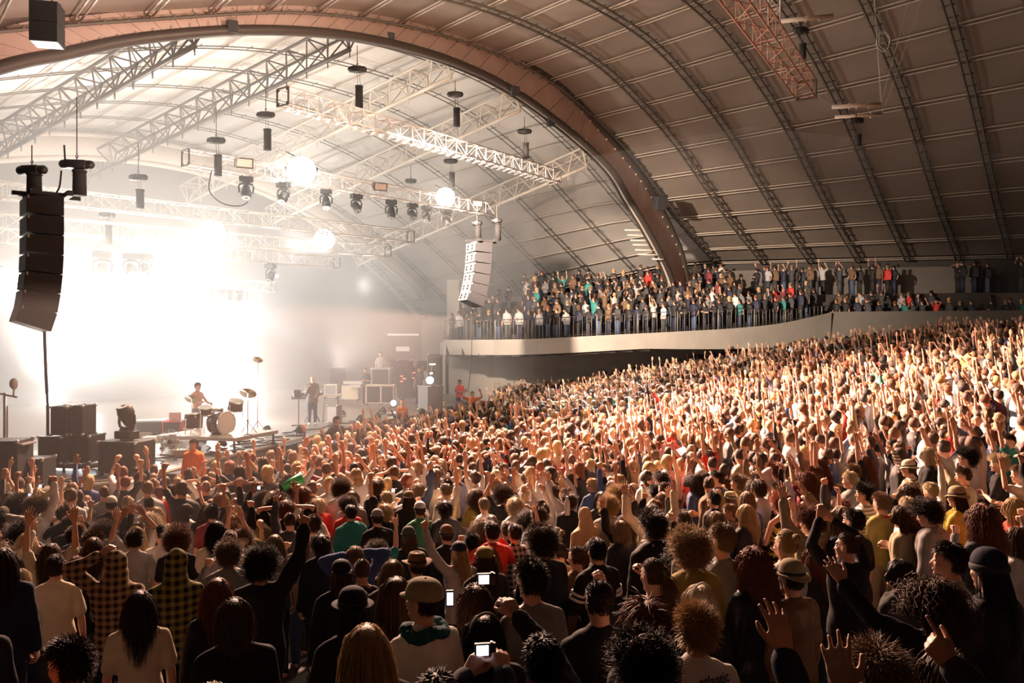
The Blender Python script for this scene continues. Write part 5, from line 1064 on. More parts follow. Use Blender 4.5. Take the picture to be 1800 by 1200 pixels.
# right block
h_(1374, 885, 36, 'person with short red curls in a yellow and black floral dress', 'fold', 'curly', 'red', ('dress', 'yellow', 'none', None, 'floral'), dy=-20)
h_(1392, 1012, 50, 'person in a straw fedora with dark bands and a brown leather jacket', hair='short', hc='dark', top=('jacket', 'brown', 'long', None, 'leather'), hat='straw', hatc='khaki')
h_(1435, 978, 42, 'person with wavy auburn hair right behind the straw fedora', hair='wavy', hc='auburn', top=BJ)
h_(1490, 958, 52, 'person with a brown bun in a tight black top, both arms arched over the head', dict(L=('ik', (-.2, .12, 1.9), (-1, .1, .1), 'relax'), R=('ik', (-.02, .2, 1.86), (1, .2, .1), 'open'), head=(0, 4, 30)), 'bun', 'brown', ('shirt', 'black', 'long'), dy=-18)
h_(1502, 913, 44, 'person with short dark hair and an ear showing behind the arched black arms', hair='short', hc='dark', top=BT)
h_(1549, 882, 42, 'person with short sandy hair in a mustard sweater with a red collar', hair='crop', hc='light', top=('shirt', 'olive', 'long'), legs_='khaki', dy=-20)
h_(1592, 906, 38, 'person with brown curls seen in profile right of the mustard sweater', dict(L='down', R='down', head=(-6, 0, 20)), 'wavy', 'brown', ('hoodie', 'khaki', 'long', 'down'))
h_(1640, 900, 42, 'person with dark curls and a grey jacket, face lifted in profile', dict(L='down', R='down', head=(-20, 0, 20)), 'curly', 'dark', ('jacket', 'grey', 'long'), legs_='orange')
h_(1684, 872, 38, 'person in a banded straw hat and bright yellow jacket', 'fold', 'long', 'dark', ('jacket', 'yellow', 'long'), hat='straw', hatc='khaki')
h_(1697, 833, 34, 'person in profile shading the eyes with a raised grey sleeve', dict(L=('ik', (-.15, .25, 1.72), (-1, .3, .2), 'relax'), R='down', head=(-8, 0, 15)), 'short', 'brown', ('shirt', 'khaki', 'long'), dy=12)
h_(1600, 822, 33, 'person in a cream straw fedora and striped top', 'point', 'short', 'brown', ('shirt', 'brown', 'long', None, 'stripe'), hat='straw', hatc='cream')
h_(1520, 865, 33, 'person in profile with a dark quiff and a striped white shirt', dict(L='down', R='down', head=(-2, 0, 35)), 'tousled', 'black', ('shirt', 'grey', 'short', None, 'stripe'))
h_(1742, 998, 60, 'person in a navy beanie and dark coat near the right edge', 'fold', 'long', 'black', ('coat', 'black', 'long'), hat='beanie', hatc='navy')
h_(1648, 1056, 62, 'person with long curly brown hair and one hand raised, right of a lit profile', dict(L=('ik', (-.32, .42, 1.72), (-1, 0, -.6), 'open'), R='down', head=(-8, 0, 25)), 'frizzy', 'brown', BJ)
h_(1582, 1056, 48, 'person with black hair whose lit face shows in profile left of the raised hand', dict(L='down', R='down', head=(4, 0, 30)), 'long', 'black', BJ)
h_(1543, 1183, 84, 'person with tousled light brown hair at the bottom edge, right of the open hand', hair='tousled', hc='light', top=BJ)
h_(1672, 1186, 92, 'person with sleek brown hair at the bottom edge under the pointing fist', hair='bob', hc='brown', top=BJ)
h_(1785, 892, 38, 'person with straight blond hair and a red scarf at the right edge', hair='long', hc='blond', top=('jacket', 'red', 'long', 'scarf'))
h_(1790, 960, 40, 'person with dark hair in a pale top at the right edge below the red scarf', hair='long', hc='brown', top=('shirt', 'lightgrey', 'short'))
h_(1776, 773, 33, 'person in a teal polo shirt shouting with one arm bent up', dict(L=('ik', (-.33, .12, 1.86), (-1, .2, .3), 'open'), R='down', head=(-8, 0, 62), mouth=1), 'short', 'dark', ('tshirt', 'teal', 'short', 'collar'))
h_(1680, 768, 28, 'person with blond hair in a bright red T-shirt with raised arms', 'both', 'bob', 'blond', ('tshirt', 'red', 'short'))
h_(1717, 740, 26, 'bald person right behind the bright red T-shirt', hair='bald', top=BT)
h_(1700, 803, 33, 'person with a dark curly mop and glasses in a pale grey knit', dict(L='down', R='down', head=(-2, 0, 25)), 'curly', 'black', ('hoodie', 'lightgrey', 'long', 'down'))
h_(1758, 812, 32, 'person with wavy blond hair in a black top in front of the teal polo', dict(L='fold', R='down', head=(-6, 0, 25)), 'tousled', 'pale', BT)
h_(1795, 830, 34, 'person with reddish blond hair in a white T-shirt at the right edge', dict(L='bent', R='fold', head=(-6, 0, 30)), 'short', 'light', ('tshirt', 'white', 'short'))
h_(1250, 800, 22, 'person in a red top lifting the arms near the middle of the crowd', 'both', 'short', 'brown', ('tshirt', 'red', 'short')); h_(1393, 745, 22, 'person with short black hair in a plain white T-shirt high on the bank', hair='short', hc='black', top=('tshirt', 'white', 'short'))
h_(1412, 783, 24, 'person with neat dark hair in a pale blue collared shirt', hair='short', hc='dark', top=('shirt', 'paleblue', 'short', 'collar'))
h_(420, 830, 24, 'person with short hair in a white printed T-shirt near the stage', hair='short', hc='light', top=('tshirt', 'white', 'short')); h_(302, 862, 27, 'person with short dark hair in a red T-shirt near the stage', hair='short', hc='dark', top=('tshirt', 'red', 'short')); h_(373, 900, 28, 'person with cropped hair in a maroon and grey top', hair='crop', hc='dark', top=('shirt', 'maroon', 'short'))
h_(592, 848, 28, 'person with dark hair in a khaki army-style shirt, arms raised in front', 'cam', 'short', 'dark', ('shirt', 'khaki', 'long', 'collar')); h_(664, 848, 30, 'person with thick golden hair in a white top', hair='mop', hc='blond', top=('shirt', 'white', 'short')); h_(776, 815, 25, 'person with a blond bob in a white camisole', hair='bob', hc='pale', top=('tshirt', 'white', 'none')); h_(893, 782, 20, 'person in a deep red top in the lit middle of the crowd', hair='tousled', hc='brown', top=('tshirt', 'red', 'short'))
h_(32, 888, 34, 'person with a big round dark afro near the left edge', hair='afro', hc='dark', top=BJ); h_(196, 884, 26, 'person in a white knitted hat on the left side', hair='short', hc='brown', top=BJ, hat='beanie', hatc='white'); h_(312, 948, 34, 'person with bushy ginger-brown hair above the plaid hoods', hair='afro', hc='auburn', top=BT); h_(237, 947, 34, 'person with cropped dark hair above the cream plaid hood', hair='crop', hc='dark', top=('tshirt', 'lightgrey', 'short'))
# people whose heads are below the picture but whose raised hands are in it
def reacher(x, y, label, pose, top, dy=0, hair='short', hc='dark', sc=1.0): TAKEN.append((x, y)); return person(x, y, yaw_to_stage(x, y) + R(dy), sc, pose, hair, hc, top, label)
def to_local(P, x, y, yaw, sc): d = Matrix.Rotation(-yaw, 3, 'Z') @ (Vector(P) - Vector((x, y, float(ground(x, y))))); return tuple(d / sc)
def reach(x, y, label, hits, top, dy=0, **k):
    yaw = yaw_to_stage(x, y) + R(dy); p = dict(L='down', R='down')
    for side, P, hint, kind in hits: p[side] = ('ik', to_local(P, x, y, yaw, 1.0), hint, kind)
    return reacher(x, y, label, p, top, dy, **k)
reach(-.30, 3.32, 'person below the frame holding up the lower compact camera in both hands', [('L', W(828, 1178, 3.78), (-1, 0, -.6), 'hold'), ('R', W(884, 1178, 3.78), (1, 0, -.6), 'hold')], ('jacket', 'black', 'long'), dy=-28)
reach(.14, 3.72, 'person in a black sleeve reaching up with the upper compact camera', [('R', W(887, 1052, 4.2), (1, -.2, -.3), 'hold')], ('jacket', 'black', 'long'), dy=-10, hair='short', hc='black')
reach(.82, 2.75, 'person below the frame raising an open hand in front of the straw fedora', [('R', W(1372, 1098, 3.0), (.6, -.4, -.2), 'open')], ('jacket', 'navy', 'long'), dy=-30)
reach(1.3, 2.35, 'person below the frame raising the largest spread hand', [('L', W(1480, 1205, 2.62), (-.6, -.4, -.2), 'spread')], ('jacket', 'black', 'short'), dy=-30)
reach(1.85, 2.75, 'person below the frame pointing up to the left with a fist', [('L', W(1665, 1163, 3.0), (1, 0, -.8), 'point')], ('jacket', 'charcoal', 'long'), dy=-30)
reach(-2.2, 3.3, 'person in a bright orange T-shirt cut off by the left edge', [], ('tshirt', 'orange', 'short'))
# details worn by single people
def worn(o, name, mb, m, label=None, smooth=True):
    c = obj(name, mb, m, o, smooth)
    if label: c['label'] = label
    return c
m = MB(); t = np.linspace(-1.25, 1.25, 24); r_ = body_of('rest')[1]; sk_ = r_['skull']; path(m, [sk_ + euler(R(0), 0, 0) @ V3(.112 * math.sin(a), -.03, .02 + .128 * math.cos(a)) for a in t], .013, 6); hb_ = worn(HB, 'headband', m, CM['sequin'], 'silver sequined headband'); hb_.color = (.8, .75, .8, 1)
# lettering on the back of the white T-shirt
from mathutils.bvhtree import BVHTree
def back_text(o, body, size, zc, x0=0):
    cu = bpy.data.curves.new('lettering', 'FONT'); cu.body = body; cu.size = size; cu.align_x = 'CENTER'; cu.offset = .0015; cu.resolution_u = 3; to = bpy.data.objects.new('tmp', cu); COL.objects.link(to)
    me = bpy.data.meshes.new_from_object(to.evaluated_get(bpy.context.evaluated_depsgraph_get())); bpy.data.objects.remove(to); v, _, _ = mesh_arrays(me)
    sh = [c for c in o.children if c.name.startswith('tshirt')][0].data; bv = BVHTree.FromPolygons([q.co for q in sh.vertices], [tuple(p.vertices) for p in sh.polygons]); out_ = []
    for x, y, _z in v:
        hit = bv.ray_cast(Vector((x + x0, -1, zc + y)), Vector((0, 1, 0)))[0]; out_.append((x + x0, (hit.y if hit else -.1) - .009, zc + y))
    me.vertices.foreach_set('co', np.array(out_).ravel()); me.update(); return obj('lettering', me, M['black'], o)
back_text(SP, '-atlantic', .066, 1.405, .045); back_text(SP, 'boots', .066, 1.33, .045)
def by(label): return [o for o in SC.objects if o.get('label') == label][0]
def wear(label, kind, color, pose='rest', lab=None):
    o = by(label); r = body_of(pose)[1]; sk, Rh = r['skull'], r['Rh']; L_ = lambda *p: sk + Rh @ V3(*p); m = MB(); f = CM['plain']
    if kind == 'headband': path(m, [L_(.098 * math.sin(a), -.02, .02 + .118 * math.cos(a)) for a in np.linspace(-1.4, 1.4, 24)], .008, 6)
    if kind == 'scarf':
        for k_ in range(16): a = k_ * PI / 8; m.ell(r['neck'] + V3(.105 * math.cos(a), .095 * math.sin(a) - .012, -.02 + .014 * math.sin(3 * a)), (.05, .05, .038))
        m = remesh(m, .012, 2); wrinkle(m, .007, 4, 30); m.materials.append(f)
    if kind == 'collar':
        for k_ in (0, 1): path(m, [r['neck'] + V3(.079 * math.cos(a), .072 * math.sin(a), -.012 - .02 * k_ + .006 * math.sin(a)) for a in np.linspace(0, 2 * PI, 25)], .013, 6)
    if kind == 'glasses':
        for s_ in (-1, 1): path(m, [L_(.034 * s_ + .024 * math.cos(a), .098, -.002 + .018 * math.sin(a)) for a in np.linspace(0, 2 * PI, 17)], .0028, 5); bar(m, L_(.058 * s_, .096, .004), L_(.08 * s_, 0, .002), .0028, 5); m.ell(L_(.034 * s_, .097, -.002), (.022, .003, .016), Rh, 10, 5)
        bar(m, L_(-.012, .099, .002), L_(.012, .099, .002), .0028, 5)
    if kind == 'sleeve_stripes':
        for side, s0, e, w, U, F, n, kd in r['arms']:
            for q in (.45, .62): c = s0 + (e - s0) * q; d = unit(e - s0); m.cone(c - d * .011, c + d * .011, .083, .083, 18, ends=False)
    c = obj(kind, m, f, o, True); c.color = col(CC[color]); c['label'] = lab or kind
wear('person in a beige flat cap, teal scarf and white T-shirt', 'scarf', 'deepteal', dict(L='down', R='fold', head=(4, 0, 28)), 'dark teal scarf')
wear('person with straight blond hair and a white hairband behind the spiky blond', 'headband', 'white', 'rest', 'white hairband')
wear('person with smooth black hair and a thin hairband under the lower camera', 'headband', 'grey', 'rest', 'thin grey hairband')
wear('person with short sandy hair in a mustard sweater with a red collar', 'collar', 'red', 'rest', 'red collar')
wear('person with a dark curly mop and glasses in a pale grey knit', 'glasses', 'black', dict(L='down', R='down', head=(-2, 0, 25)), 'black-rimmed glasses')
wear('person in a black jacket with two pale stripes round the sleeve', 'sleeve_stripes', 'white', 'fold', 'two pale sleeve stripes')
# cameras, phones, a bottle: held things stay on their own
def camera_(p, yaw, label, w=.1, h=.06, name='compact_camera', group=None):
    t = thing(name, p, label, 'camera' if 'camera' in name else 'phone', group, yaw); m = MB(); box(m, (0, 0, 0), (w, .024, h)); obj('housing', m, M['black'], t, bevel=.004)
    m = MB(); box(m, ((-.014 if w > .08 else 0), -.0135, 0), (w * .56 if w > .08 else w * .8, .003, h * .78)); obj('screen', m, M['screen'], t)
    if w > .08:
        m = MB(); m.cone((-.01, .012, 0), (-.01, .03, 0), .02, .018, 14, ends=False); obj('lens', m, M['chrome'], t); m = MB(); m.cone((w * .3, 0, h / 2), (w * .3, 0, h / 2 + .006), .007, .007, 8, ends=False); obj('shutter_button', m, M['chrome'], t)
    return t
camera_(W(853, 1141, 3.84), R(8), 'lower compact camera with a bright screen, held in two hands'); camera_(W(855, 1017, 4.28), R(6), 'upper compact camera with a bright screen, held by a black sleeve', .095, .058)
camera_(W(791, 1051, 4.9), R(5), 'small mobile phone with a bluish screen left of the wavy brown hair', .045, .095, 'mobile_phone')
for u, v, Y, lab in [(55, 870, 13, 'tiny lit camera held up near the left edge'), (457, 857, 13.4, 'tiny lit camera held up above the dark beanies, left of centre'), (693, 862, 13, 'tiny lit camera held up in the middle left'), (755, 813, 16.5, 'tiny lit phone held up left of the blond bob'), (659, 794, 17.5, 'tiny lit camera held overhead near the stage barrier'), (585, 776, 19.5, 'tiny lit camera near the security guard in black'), (73, 854, 14, 'tiny bluish lit phone near the left edge')]:
    camera_(W(u, v, Y), 0, lab, .085, .06)
t = thing('water_bottle', W(997, 905, 10.2), 'clear plastic water bottle held up in the crowd', 'bottle'); m = MB(); m.loft([(0, 0, 0, .032, .032), (.13, 0, 0, .034, .034), (.17, 0, 0, .03, .03), (.2, 0, 0, .013, .013), (.215, 0, 0, .013, .013)], 14, 0, 2.0); obj('bottle_body', m, M['clear'], t, True); m = MB(); m.cone((0, 0, .212), (0, 0, .23), .015, .015, 12, ends=False); obj('cap', m, M['white'], t)
m = MB(); m.cone((0, 0, 0), (.32, .1, .16), .07, .1, 14, ends=False); o = tag(obj('foam_horn', m, mat('green_plastic', (.06, .55, .18), .4), None, True), 'bright green cone waved above the crowd left of centre', 'horn'); o.location = W(497, 857, 14)
# ---- performers, crew and security
def staff(u, vfoot, label, pose, hair, hc, top, dyaw, sc=1.0, z=SZ, Y=None, **k):
    if Y is None: Y = (ZC - z) * FPX / (vfoot - 600)
    X = (u - 900) / FPX * Y; return person(X, Y, R(dyaw), sc, pose, hair, hc, top, label, z=z, shoes=k.pop('shoes', 'black'), **k)
staff(549, 746, 'player in a pale cap and grey cardigan bent over a keyboard', dict(L=((.0, .5, -1), (.25, .8, -.3), 'relax'), R=((.2, .35, -1), (-.35, .4, .9), 'fist'), head=(-28, 0, 0), lean=(0, .08)), 'short', 'dark', ('jacket', 'grey', 'long'), -160, hat='cap', hatc='cream', shoes='white', legs_='denim')
staff(643, 712, 'crew member in a dark T-shirt with arms folded beside the cream amplifier', 'fold', 'short', 'dark', ('tshirt', 'charcoal', 'short'), 165, shoes='white', legs_='charcoal')
person(-9.47, 25.0, R(-120), 1.0, dict(L=((-.2, .5, -.8), (.2, .9, -.1), 'fist'), R=((.25, .5, -.8), (-.1, .9, .1), 'fist'), head=(-5, 0, 0)), 'short', 'dark', ('bare', 'black', 'short'), 'bare-chested drummer standing behind the kit in the glare', z=SZ, shoes='black', legs_='grey')
staff(669, 0, 'crew member in a pale shirt working behind the tall grey case', 'rest', 'short', 'brown', ('shirt', 'lightgrey', 'short'), 180, Y=39.6, z=SZ + .75)
staff(737, 0, 'shadowy crew member in black by the racks on the far side of the stage', 'rest', 'short', 'dark', ('tshirt', 'charcoal', 'short'), 160, Y=40.0)
staff(808, 0, 'guard in a red T-shirt standing alone by the wall under the balcony', 'fold', 'short', 'black', ('tshirt', 'red', 'short'), 150, Y=42, z=.55, skin=3)
t_ = staff(340, 0, 'guard in a bright orange jacket in the pit before the drum riser', 'rest', 'short', 'black', ('jacket', 'orange', 'long', 'collar'), 170, Y=18.2, z=.35)
staff(591, 0, 'guard in a black shirt with a red strap turning to the crowd in the pit', dict(L='down', R=((.5, .5, -.5), (.3, .8, .0), 'relax'), head=(0, 0, 30)), 'short', 'dark', ('shirt', 'charcoal', 'short'), -150, Y=23.6, z=.35)
staff(707, 0, 'guard with cropped hair in an orange vest at the far end of the pit', 'rest', 'buzz', 'grey', ('tshirt', 'orange', 'none'), 200, Y=31, z=.35)
staff(830, 0, 'blurred figure in orange at the far corner of the crowd', 'bent', 'short', 'blond', ('tshirt', 'orange', 'short'), 190, Y=36.5, z=.3)
# ---- everyone else
rs = np.random.RandomState(11)
FX = np.array([p[0] for p in FRONT]); FY = np.array([p[1] for p in FRONT])
def allowed(x, y):
    if abs(x) > .635 * y + 1.0 or y < 3.35: return False
    if y > 15.6 and x < np.interp(y, FY, FX) + 2.5: return False
    if y > 36 and x < -1.6 + (y - 36) * .02: return False
    lim = 46.9 if x < 17.0 else 45.4 - (x - 17) * .12
    return y < lim
pts = []
gy = 3.4
while gy < 47:
    sp = .60 if gy < 16 else .56
    for gx in np.arange(-31, 31, sp):
        x = gx + rs.uniform(-.2, .2) + (.3 if int(gy / sp) % 2 else 0); y = gy + rs.uniform(-.2, .2)
        if allowed(x, y) and all((x - a) ** 2 + (y - b) ** 2 > (.40 if b > 6 else .50) ** 2 for a, b in TAKEN): pts.append((x, y))
    gy += sp * .93
def hides(x, y):
    uc = 900 + FPX * x / y; vc = 600 - FPX * (float(ground(x, y)) + 1.62 - ZC) / y; k = 365 / y
    for (u, v, s, Y) in HERO:
        if y < Y - .15 and abs(uc - u) < .42 * s + .48 * k and v - s * .9 - k * .2 < vc < v + s * (1.6 if s > 45 else 1.0) + k * .45: return True
    return False
HERO += [(853, 1141, 60, 3.9), (870, 1030, 45, 4.4), (1362, 1050, 55, 3.2), (1462, 1145, 70, 2.8), (1639, 1135, 60, 3.1), (791, 1051, 30, 5), (490, 915, 40, 6.5)]
pts = [p for p in pts if p[1] > 13 or not hides(*p)]
pts = sorted(pts, key=lambda p: p[0] ** 2 + p[1] ** 2)
NIND = max(0, 300 - len([o for o in SC.objects if o.get('category') == 'person']) - 2)
near, far = pts[:NIND], pts[NIND:]
print('CROWD', len(pts), NIND, 'last individual at', near[-1] if near else None)
TOPC = ['black'] * 15 + ['charcoal'] * 9 + ['navy'] * 5 + ['white'] * 9 + ['lightgrey'] * 6 + ['grey'] * 6 + ['cream'] * 4 + ['brown'] * 3 + ['denim'] * 2 + ['khaki'] * 2 + ['olive', 'red', 'maroon', 'teal', 'blue', 'paleblue', 'pink', 'purple', 'tan']
HSN = dict(buzz='buzz-cut', short='short', crop='cropped', tousled='tousled', spiky='spiky', mop='shaggy', curly='curly', afro='bushy', bob='bobbed', long='long', wavy='wavy', frizzy='frizzy', tied='ponytailed', bun='pinned-up')
HCN = dict(black='black', dark='dark', brown='brown', auburn='auburn', red='red', light='light brown', blond='blond', pale='pale blond', grey='grey')
PSN = dict(rest='arms down', rest2='one hand in a pocket', fold='arms folded', face='both fists by the chin', clap='clapping overhead', both='both arms straight up', bothout='arms flung wide overhead', right='right arm up', left='left arm up', fistr='right fist up', fistl='left fist up', point='pointing ahead with the right hand', pointl='pointing ahead with the left hand', cam='hands raised before the face', camhigh='both hands held up in front', headhold='hands on the head', bent='elbows out, hands up', horns='right hand making horns', mixed='one arm up, one elbow out', mixed2='arms crossing overhead', side='both arms spread and raised', shout='shouting, one hand up', turn='head turned right', turn2='head turned left')
used = set()
def zone(x, y):
    u = 900 + FPX * x / y
    a = 'before the stage' if x < np.interp(min(y, 36), [8, 16, 36], [-2.5, -4.0, 0]) else ('in the middle of the floor' if u < 1150 else 'on the right-hand bank')
    return a
quiet = ['rest', 'rest2', 'fold', 'turn', 'turn2', 'face']; loud = ['clap', 'both', 'bothout', 'right', 'left', 'fistr', 'fistl', 'point', 'pointl', 'cam', 'camhigh', 'headhold', 'bent', 'horns', 'mixed', 'mixed2', 'side', 'shout']
for i, (x, y) in enumerate(near):
    raised = .0 if y < 7.5 else (.24 if y < 10.5 else .42)
    for tries in range(400):
        pose = loud[rs.randint(len(loud))] if rs.rand() < raised else quiet[rs.randint(len(quiet))]
        style = ['buzz', 'short', 'short', 'crop', 'tousled', 'spiky', 'mop', 'curly', 'bob', 'long', 'long', 'wavy', 'wavy', 'frizzy', 'tied', 'bun', 'short', 'mop', 'afro'][rs.randint(19)]
        if y < 7 and style in ('afro', 'frizzy', 'curly', 'spiky'): style = 'short'
        hc = ['black', 'dark', 'dark', 'brown', 'brown', 'brown', 'auburn', 'light', 'light', 'blond', 'pale'][rs.randint(11)]; tc = TOPC[rs.randint(len(TOPC))]
        kind, sl, hood = [('T-shirt', 'short', None), ('T-shirt', 'short', None), ('long-sleeved top', 'long', None), ('jacket', 'long', None), ('hooded top', 'long', 'down')][rs.randint(5)]
        hat = ['beanie', 'cap', 'fedora', 'cap_back'][rs.randint(4)] if rs.rand() < .07 else None
        hatc = ['black', 'grey', 'brown', 'khaki', 'white'][rs.randint(5)]
        hl = HSN[style] + ' ' + HCN[hc] + ' hair' + ((' under a ' + dict(khaki='sand').get(hatc, hatc) + ' ' + dict(beanie='beanie', cap='cap', fedora='fedora', cap_back='backward cap')[hat]) if hat else '')
        lab = 'person with %s in a %s %s, %s, %s' % (hl, dict(lightgrey='light grey', paleblue='pale blue', charcoal='charcoal grey').get(tc, tc), kind, PSN[pose], zone(x, y))
        if len(lab.split()) > 16: lab = lab.rsplit(', ', 1)[0]
        if lab not in used and len(lab.split()) <= 16: break
    used.add(lab)
    person(x, y, yaw_to_stage(x, y) + R(rs.normal() * 14), rs.uniform(.91, 1.07) if y > 5 else rs.uniform(.88, .98), pose, style, hc, (dict([('T-shirt', 'tshirt'), ('long-sleeved top', 'shirt'), ('jacket', 'jacket'), ('hooded top', 'hoodie')])[kind], tc, sl, hood), lab, skin=int(rs.choice([0, 0, 1, 1, 2, 2, 3, 4], p=[.2, .15, .15, .12, .12, .12, .09, .05])), hat=hat, hatc=hatc, legs_=['navy', 'black', 'charcoal', 'denim', 'khaki'][rs.randint(5)])
# ---- the rest of the audience: one uncountable mass, floor, bank and balcony
t0 = time.time(); LOD = []
def lod(pose, sleeve, style, hood=None, fine=False):
    P = pdict(pose); b, r = make_body(P, .024, 1, .26, False, 1.2, .012) if fine else make_body(P, .032, 1, .17, False, 1.35, .02); tp = make_top(P, sleeve, .02, .045, .86, .2, hood, .006, 1, 1); mb = MB(); mb.loft([(.9, 0, 0, .15, .11), (.5, 0, .02, .15, .075), (.03, 0, .0, .16, .08)][::-1], 8); h = blob_hair(style)
    H = r['Rh']; hv = h.verts() @ H.T + r['skull']; parts = []
    for me, pid in ((b, 0), (tp, 1)):
        v, lt, li = mesh_arrays(me); keep = v[:, 2] > .86
        ls = np.concatenate([[0], np.cumsum(lt)[:-1]]); kf = np.array([keep[li[s:s + n_]].all() for s, n_ in zip(ls, lt)]); f = [li[s:s + n_] for s, n_, k_ in zip(ls, lt, kf) if k_]; mp = np.cumsum(keep) - 1; parts.append((v[keep], [mp[q] for q in f], pid)); bpy.data.meshes.remove(me)
    parts.append((mb.verts(), [np.array(q) for q in mb.f], 2)); parts.append((hv, [np.array(q) for q in h.f], 3))
    V, L_, T_, Pid = [], [], [], []; off = 0
    for v, f, pid in parts: V.append(v); Pid.append(np.full(len(v), pid)); T_ += [len(q) for q in f]; L_.append(np.concatenate(f) + off); off += len(v)
    return np.concatenate(V), np.concatenate(L_), np.array(T_), np.concatenate(Pid)
for i, (pz, sl, st, hd) in enumerate([('rest', 'short', 'short', None), ('fold', 'long', 'long', None), ('clap', 'short', 'short', None), ('both', 'short', 'mop', None), ('bothout', 'short', 'wavy', None), ('right', 'short', 'short', None), ('left', 'long', 'bob', None), ('fistr', 'short', 'short', None), ('fistl', 'short', 'curly', None),
     ('point', 'long', 'short', None), ('cam', 'short', 'long', None), ('camhigh', 'short', 'short', None), ('headhold', 'short', 'short', None), ('bent', 'long', 'tied', None), ('mixed', 'short', 'short', None), ('mixed2', 'short', 'long', None), ('side', 'short', 'short', None), ('turn', 'long', 'short', 'down'), ('rest2', 'short', 'long', None), ('rest', 'long', 'wavy', 'down')]): LOD.append((pz in quiet, lod(pz, sl, st, hd), lod(pz, sl, st, hd, True)))
Q = [l for q, l, _ in LOD if q]; LO = [l for q, l, _ in LOD if not q]; QF = [l for q, _, l in LOD if q]; LF = [l for q, _, l in LOD if not q]; print('LOD verts', [len(l[0]) for _, l, _ in LOD], [len(l[0]) for _, _, l in LOD], time.time() - t0)
AV, AL, AT, AC = [], [], [], []; voff = 0
BALC = ['black'] * 14 + ['charcoal'] * 8 + ['navy'] * 4 + ['brown'] * 3 + ['grey', 'white', 'lightgrey'] * 2 + ['maroon', 'teal', 'red']
def add_far(x, y, z, yaw, sc, loud_p, pal=None):
    global voff
    bank = ((LF if y < 17.5 else LO) if rs.rand() < loud_p else (QF if y < 17.5 else Q)); V, L_, T_, Pid = bank[rs.randint(len(bank))]
    c, s = math.cos(yaw), math.sin(yaw); wob = rs.uniform(.94, 1.06)
    v = V * V3(sc * wob, sc * wob, sc); v = np.stack([v[:, 0] * c - v[:, 1] * s + x, v[:, 0] * s + v[:, 1] * c + y, v[:, 2] + z], 1)
    pal = pal or TOPC; tc = CC[pal[rs.randint(len(pal))]]; hc = HC[['black', 'dark', 'dark', 'brown', 'brown', 'auburn', 'brown', 'light', 'dark', 'blond', 'light'][rs.randint(11)]]; sk = SK[int(rs.choice([0, 1, 2, 3, 4], p=[.32, .26, .28, .09, .05]))]; lg = CC[['navy', 'black', 'charcoal', 'denim'][rs.randint(4)]]
    AV.append(v); AL.append(L_ + voff); AT.append(T_); AC.append(np.array([sk, tc, lg, hc])[Pid]); voff += len(V)
for x, y in far:
    p = .46 if x > np.interp(y, [14, 40], [-3, 0]) else .5
    if y > 30: p = .36
    if y > 38: p = .26
    add_far(x, y, float(ground(x, y)), yaw_to_stage(x, y) + rs.normal() * .25, rs.uniform(.9, 1.07), p)
nb = 0
for k in range(7):
    for X in np.arange(-3.3, 17.4, .52):
        if X < .4 and k > 0 and rs.rand() < (.85 if k > 1 else .4): continue
        if k > 0 and rs.rand() < .16: continue
        if X > 13.2 and k > 1: continue
        e = np.interp(X, EDGE[:, 0], EDGE[:, 1]); Y = e + .42 + (.33 if k == 0 else k * 1.0 + .35) + rs.uniform(-.15, .2); z, _ = bal_z(X, e + .4 + k + .1 if k else e); x = X + rs.uniform(-.12, .12)
        add_far(x, Y, z, yaw_to_stage(x, Y) + rs.normal() * .2, rs.uniform(.9, 1.05), .08 if k < 1 else .14, BALC); nb += 1
for u, k, lp in [(1486, 0, 0), (1507, 0, 0), (1512, 1, 0), (1524, 0, 0), (1532, 1, 0), (1545, 0, 0), (1560, 1, 0), (1573, 0, 0), (1590, 0, 0), (1597, 1, 0), (1604, 0, .5), (1613, 1, 0), (1623, 0, 1), (1637, 1, 0), (1646, 0, 1), (1668, 0, 0), (1688, 0, 0), (1707, 0, 0), (1743, 0, 0), (1768, 0, 0), (1776, 0, 0), (1797, 0, 0), (1490, 1, 0), (1470, 0, 0), (1475, 1, 0), (1550, 1, .5), (1585, 1, 0)]:
    Y = 46.6 + k * .7 - max(0, u - 1600) * .004; x = (u - 900) / FPX * Y; z = ZC + .62 + .45 * k; add_far(x, Y, z, yaw_to_stage(x, Y), rs.uniform(.92, 1.04), lp, BALC)
for u in (1330, 1345, 1362, 1378, 1392, 1410, 1424, 1447, 1476, 1498, 1511, 1534, 1545, 1560, 1572, 1684, 1692, 1713, 1720, 1736, 1796, 1350, 1400, 1435):
    Y = 54.475 / (1 + .25 * (u - 900) / FPX) - rs.uniform(.0, .7); x = (u - 900) / FPX * Y; add_far(x, Y, ZC + 2.75, yaw_to_stage(x, Y), rs.uniform(.94, 1.05), .25, BALC)
V = np.concatenate(AV); Lx = np.concatenate(AL); T2 = np.concatenate(AT); C4 = np.concatenate([np.concatenate(AC), np.ones((len(V), 1))], 1)
me = bpy.data.meshes.new('crowd'); me.vertices.add(len(V)); me.vertices.foreach_set('co', V.ravel()); me.loops.add(len(Lx)); me.loops.foreach_set('vertex_index', Lx); me.polygons.add(len(T2)); me.polygons.foreach_set('loop_start', np.concatenate([[0], np.cumsum(T2)[:-1]])); me.polygons.foreach_set('loop_total', T2); me.polygons.foreach_set('use_smooth', [True] * len(T2)); me.update(calc_edges=True)
ca = me.color_attributes.new('kind_colour', 'FLOAT_COLOR', 'POINT'); ca.data.foreach_set('color', C4.ravel())
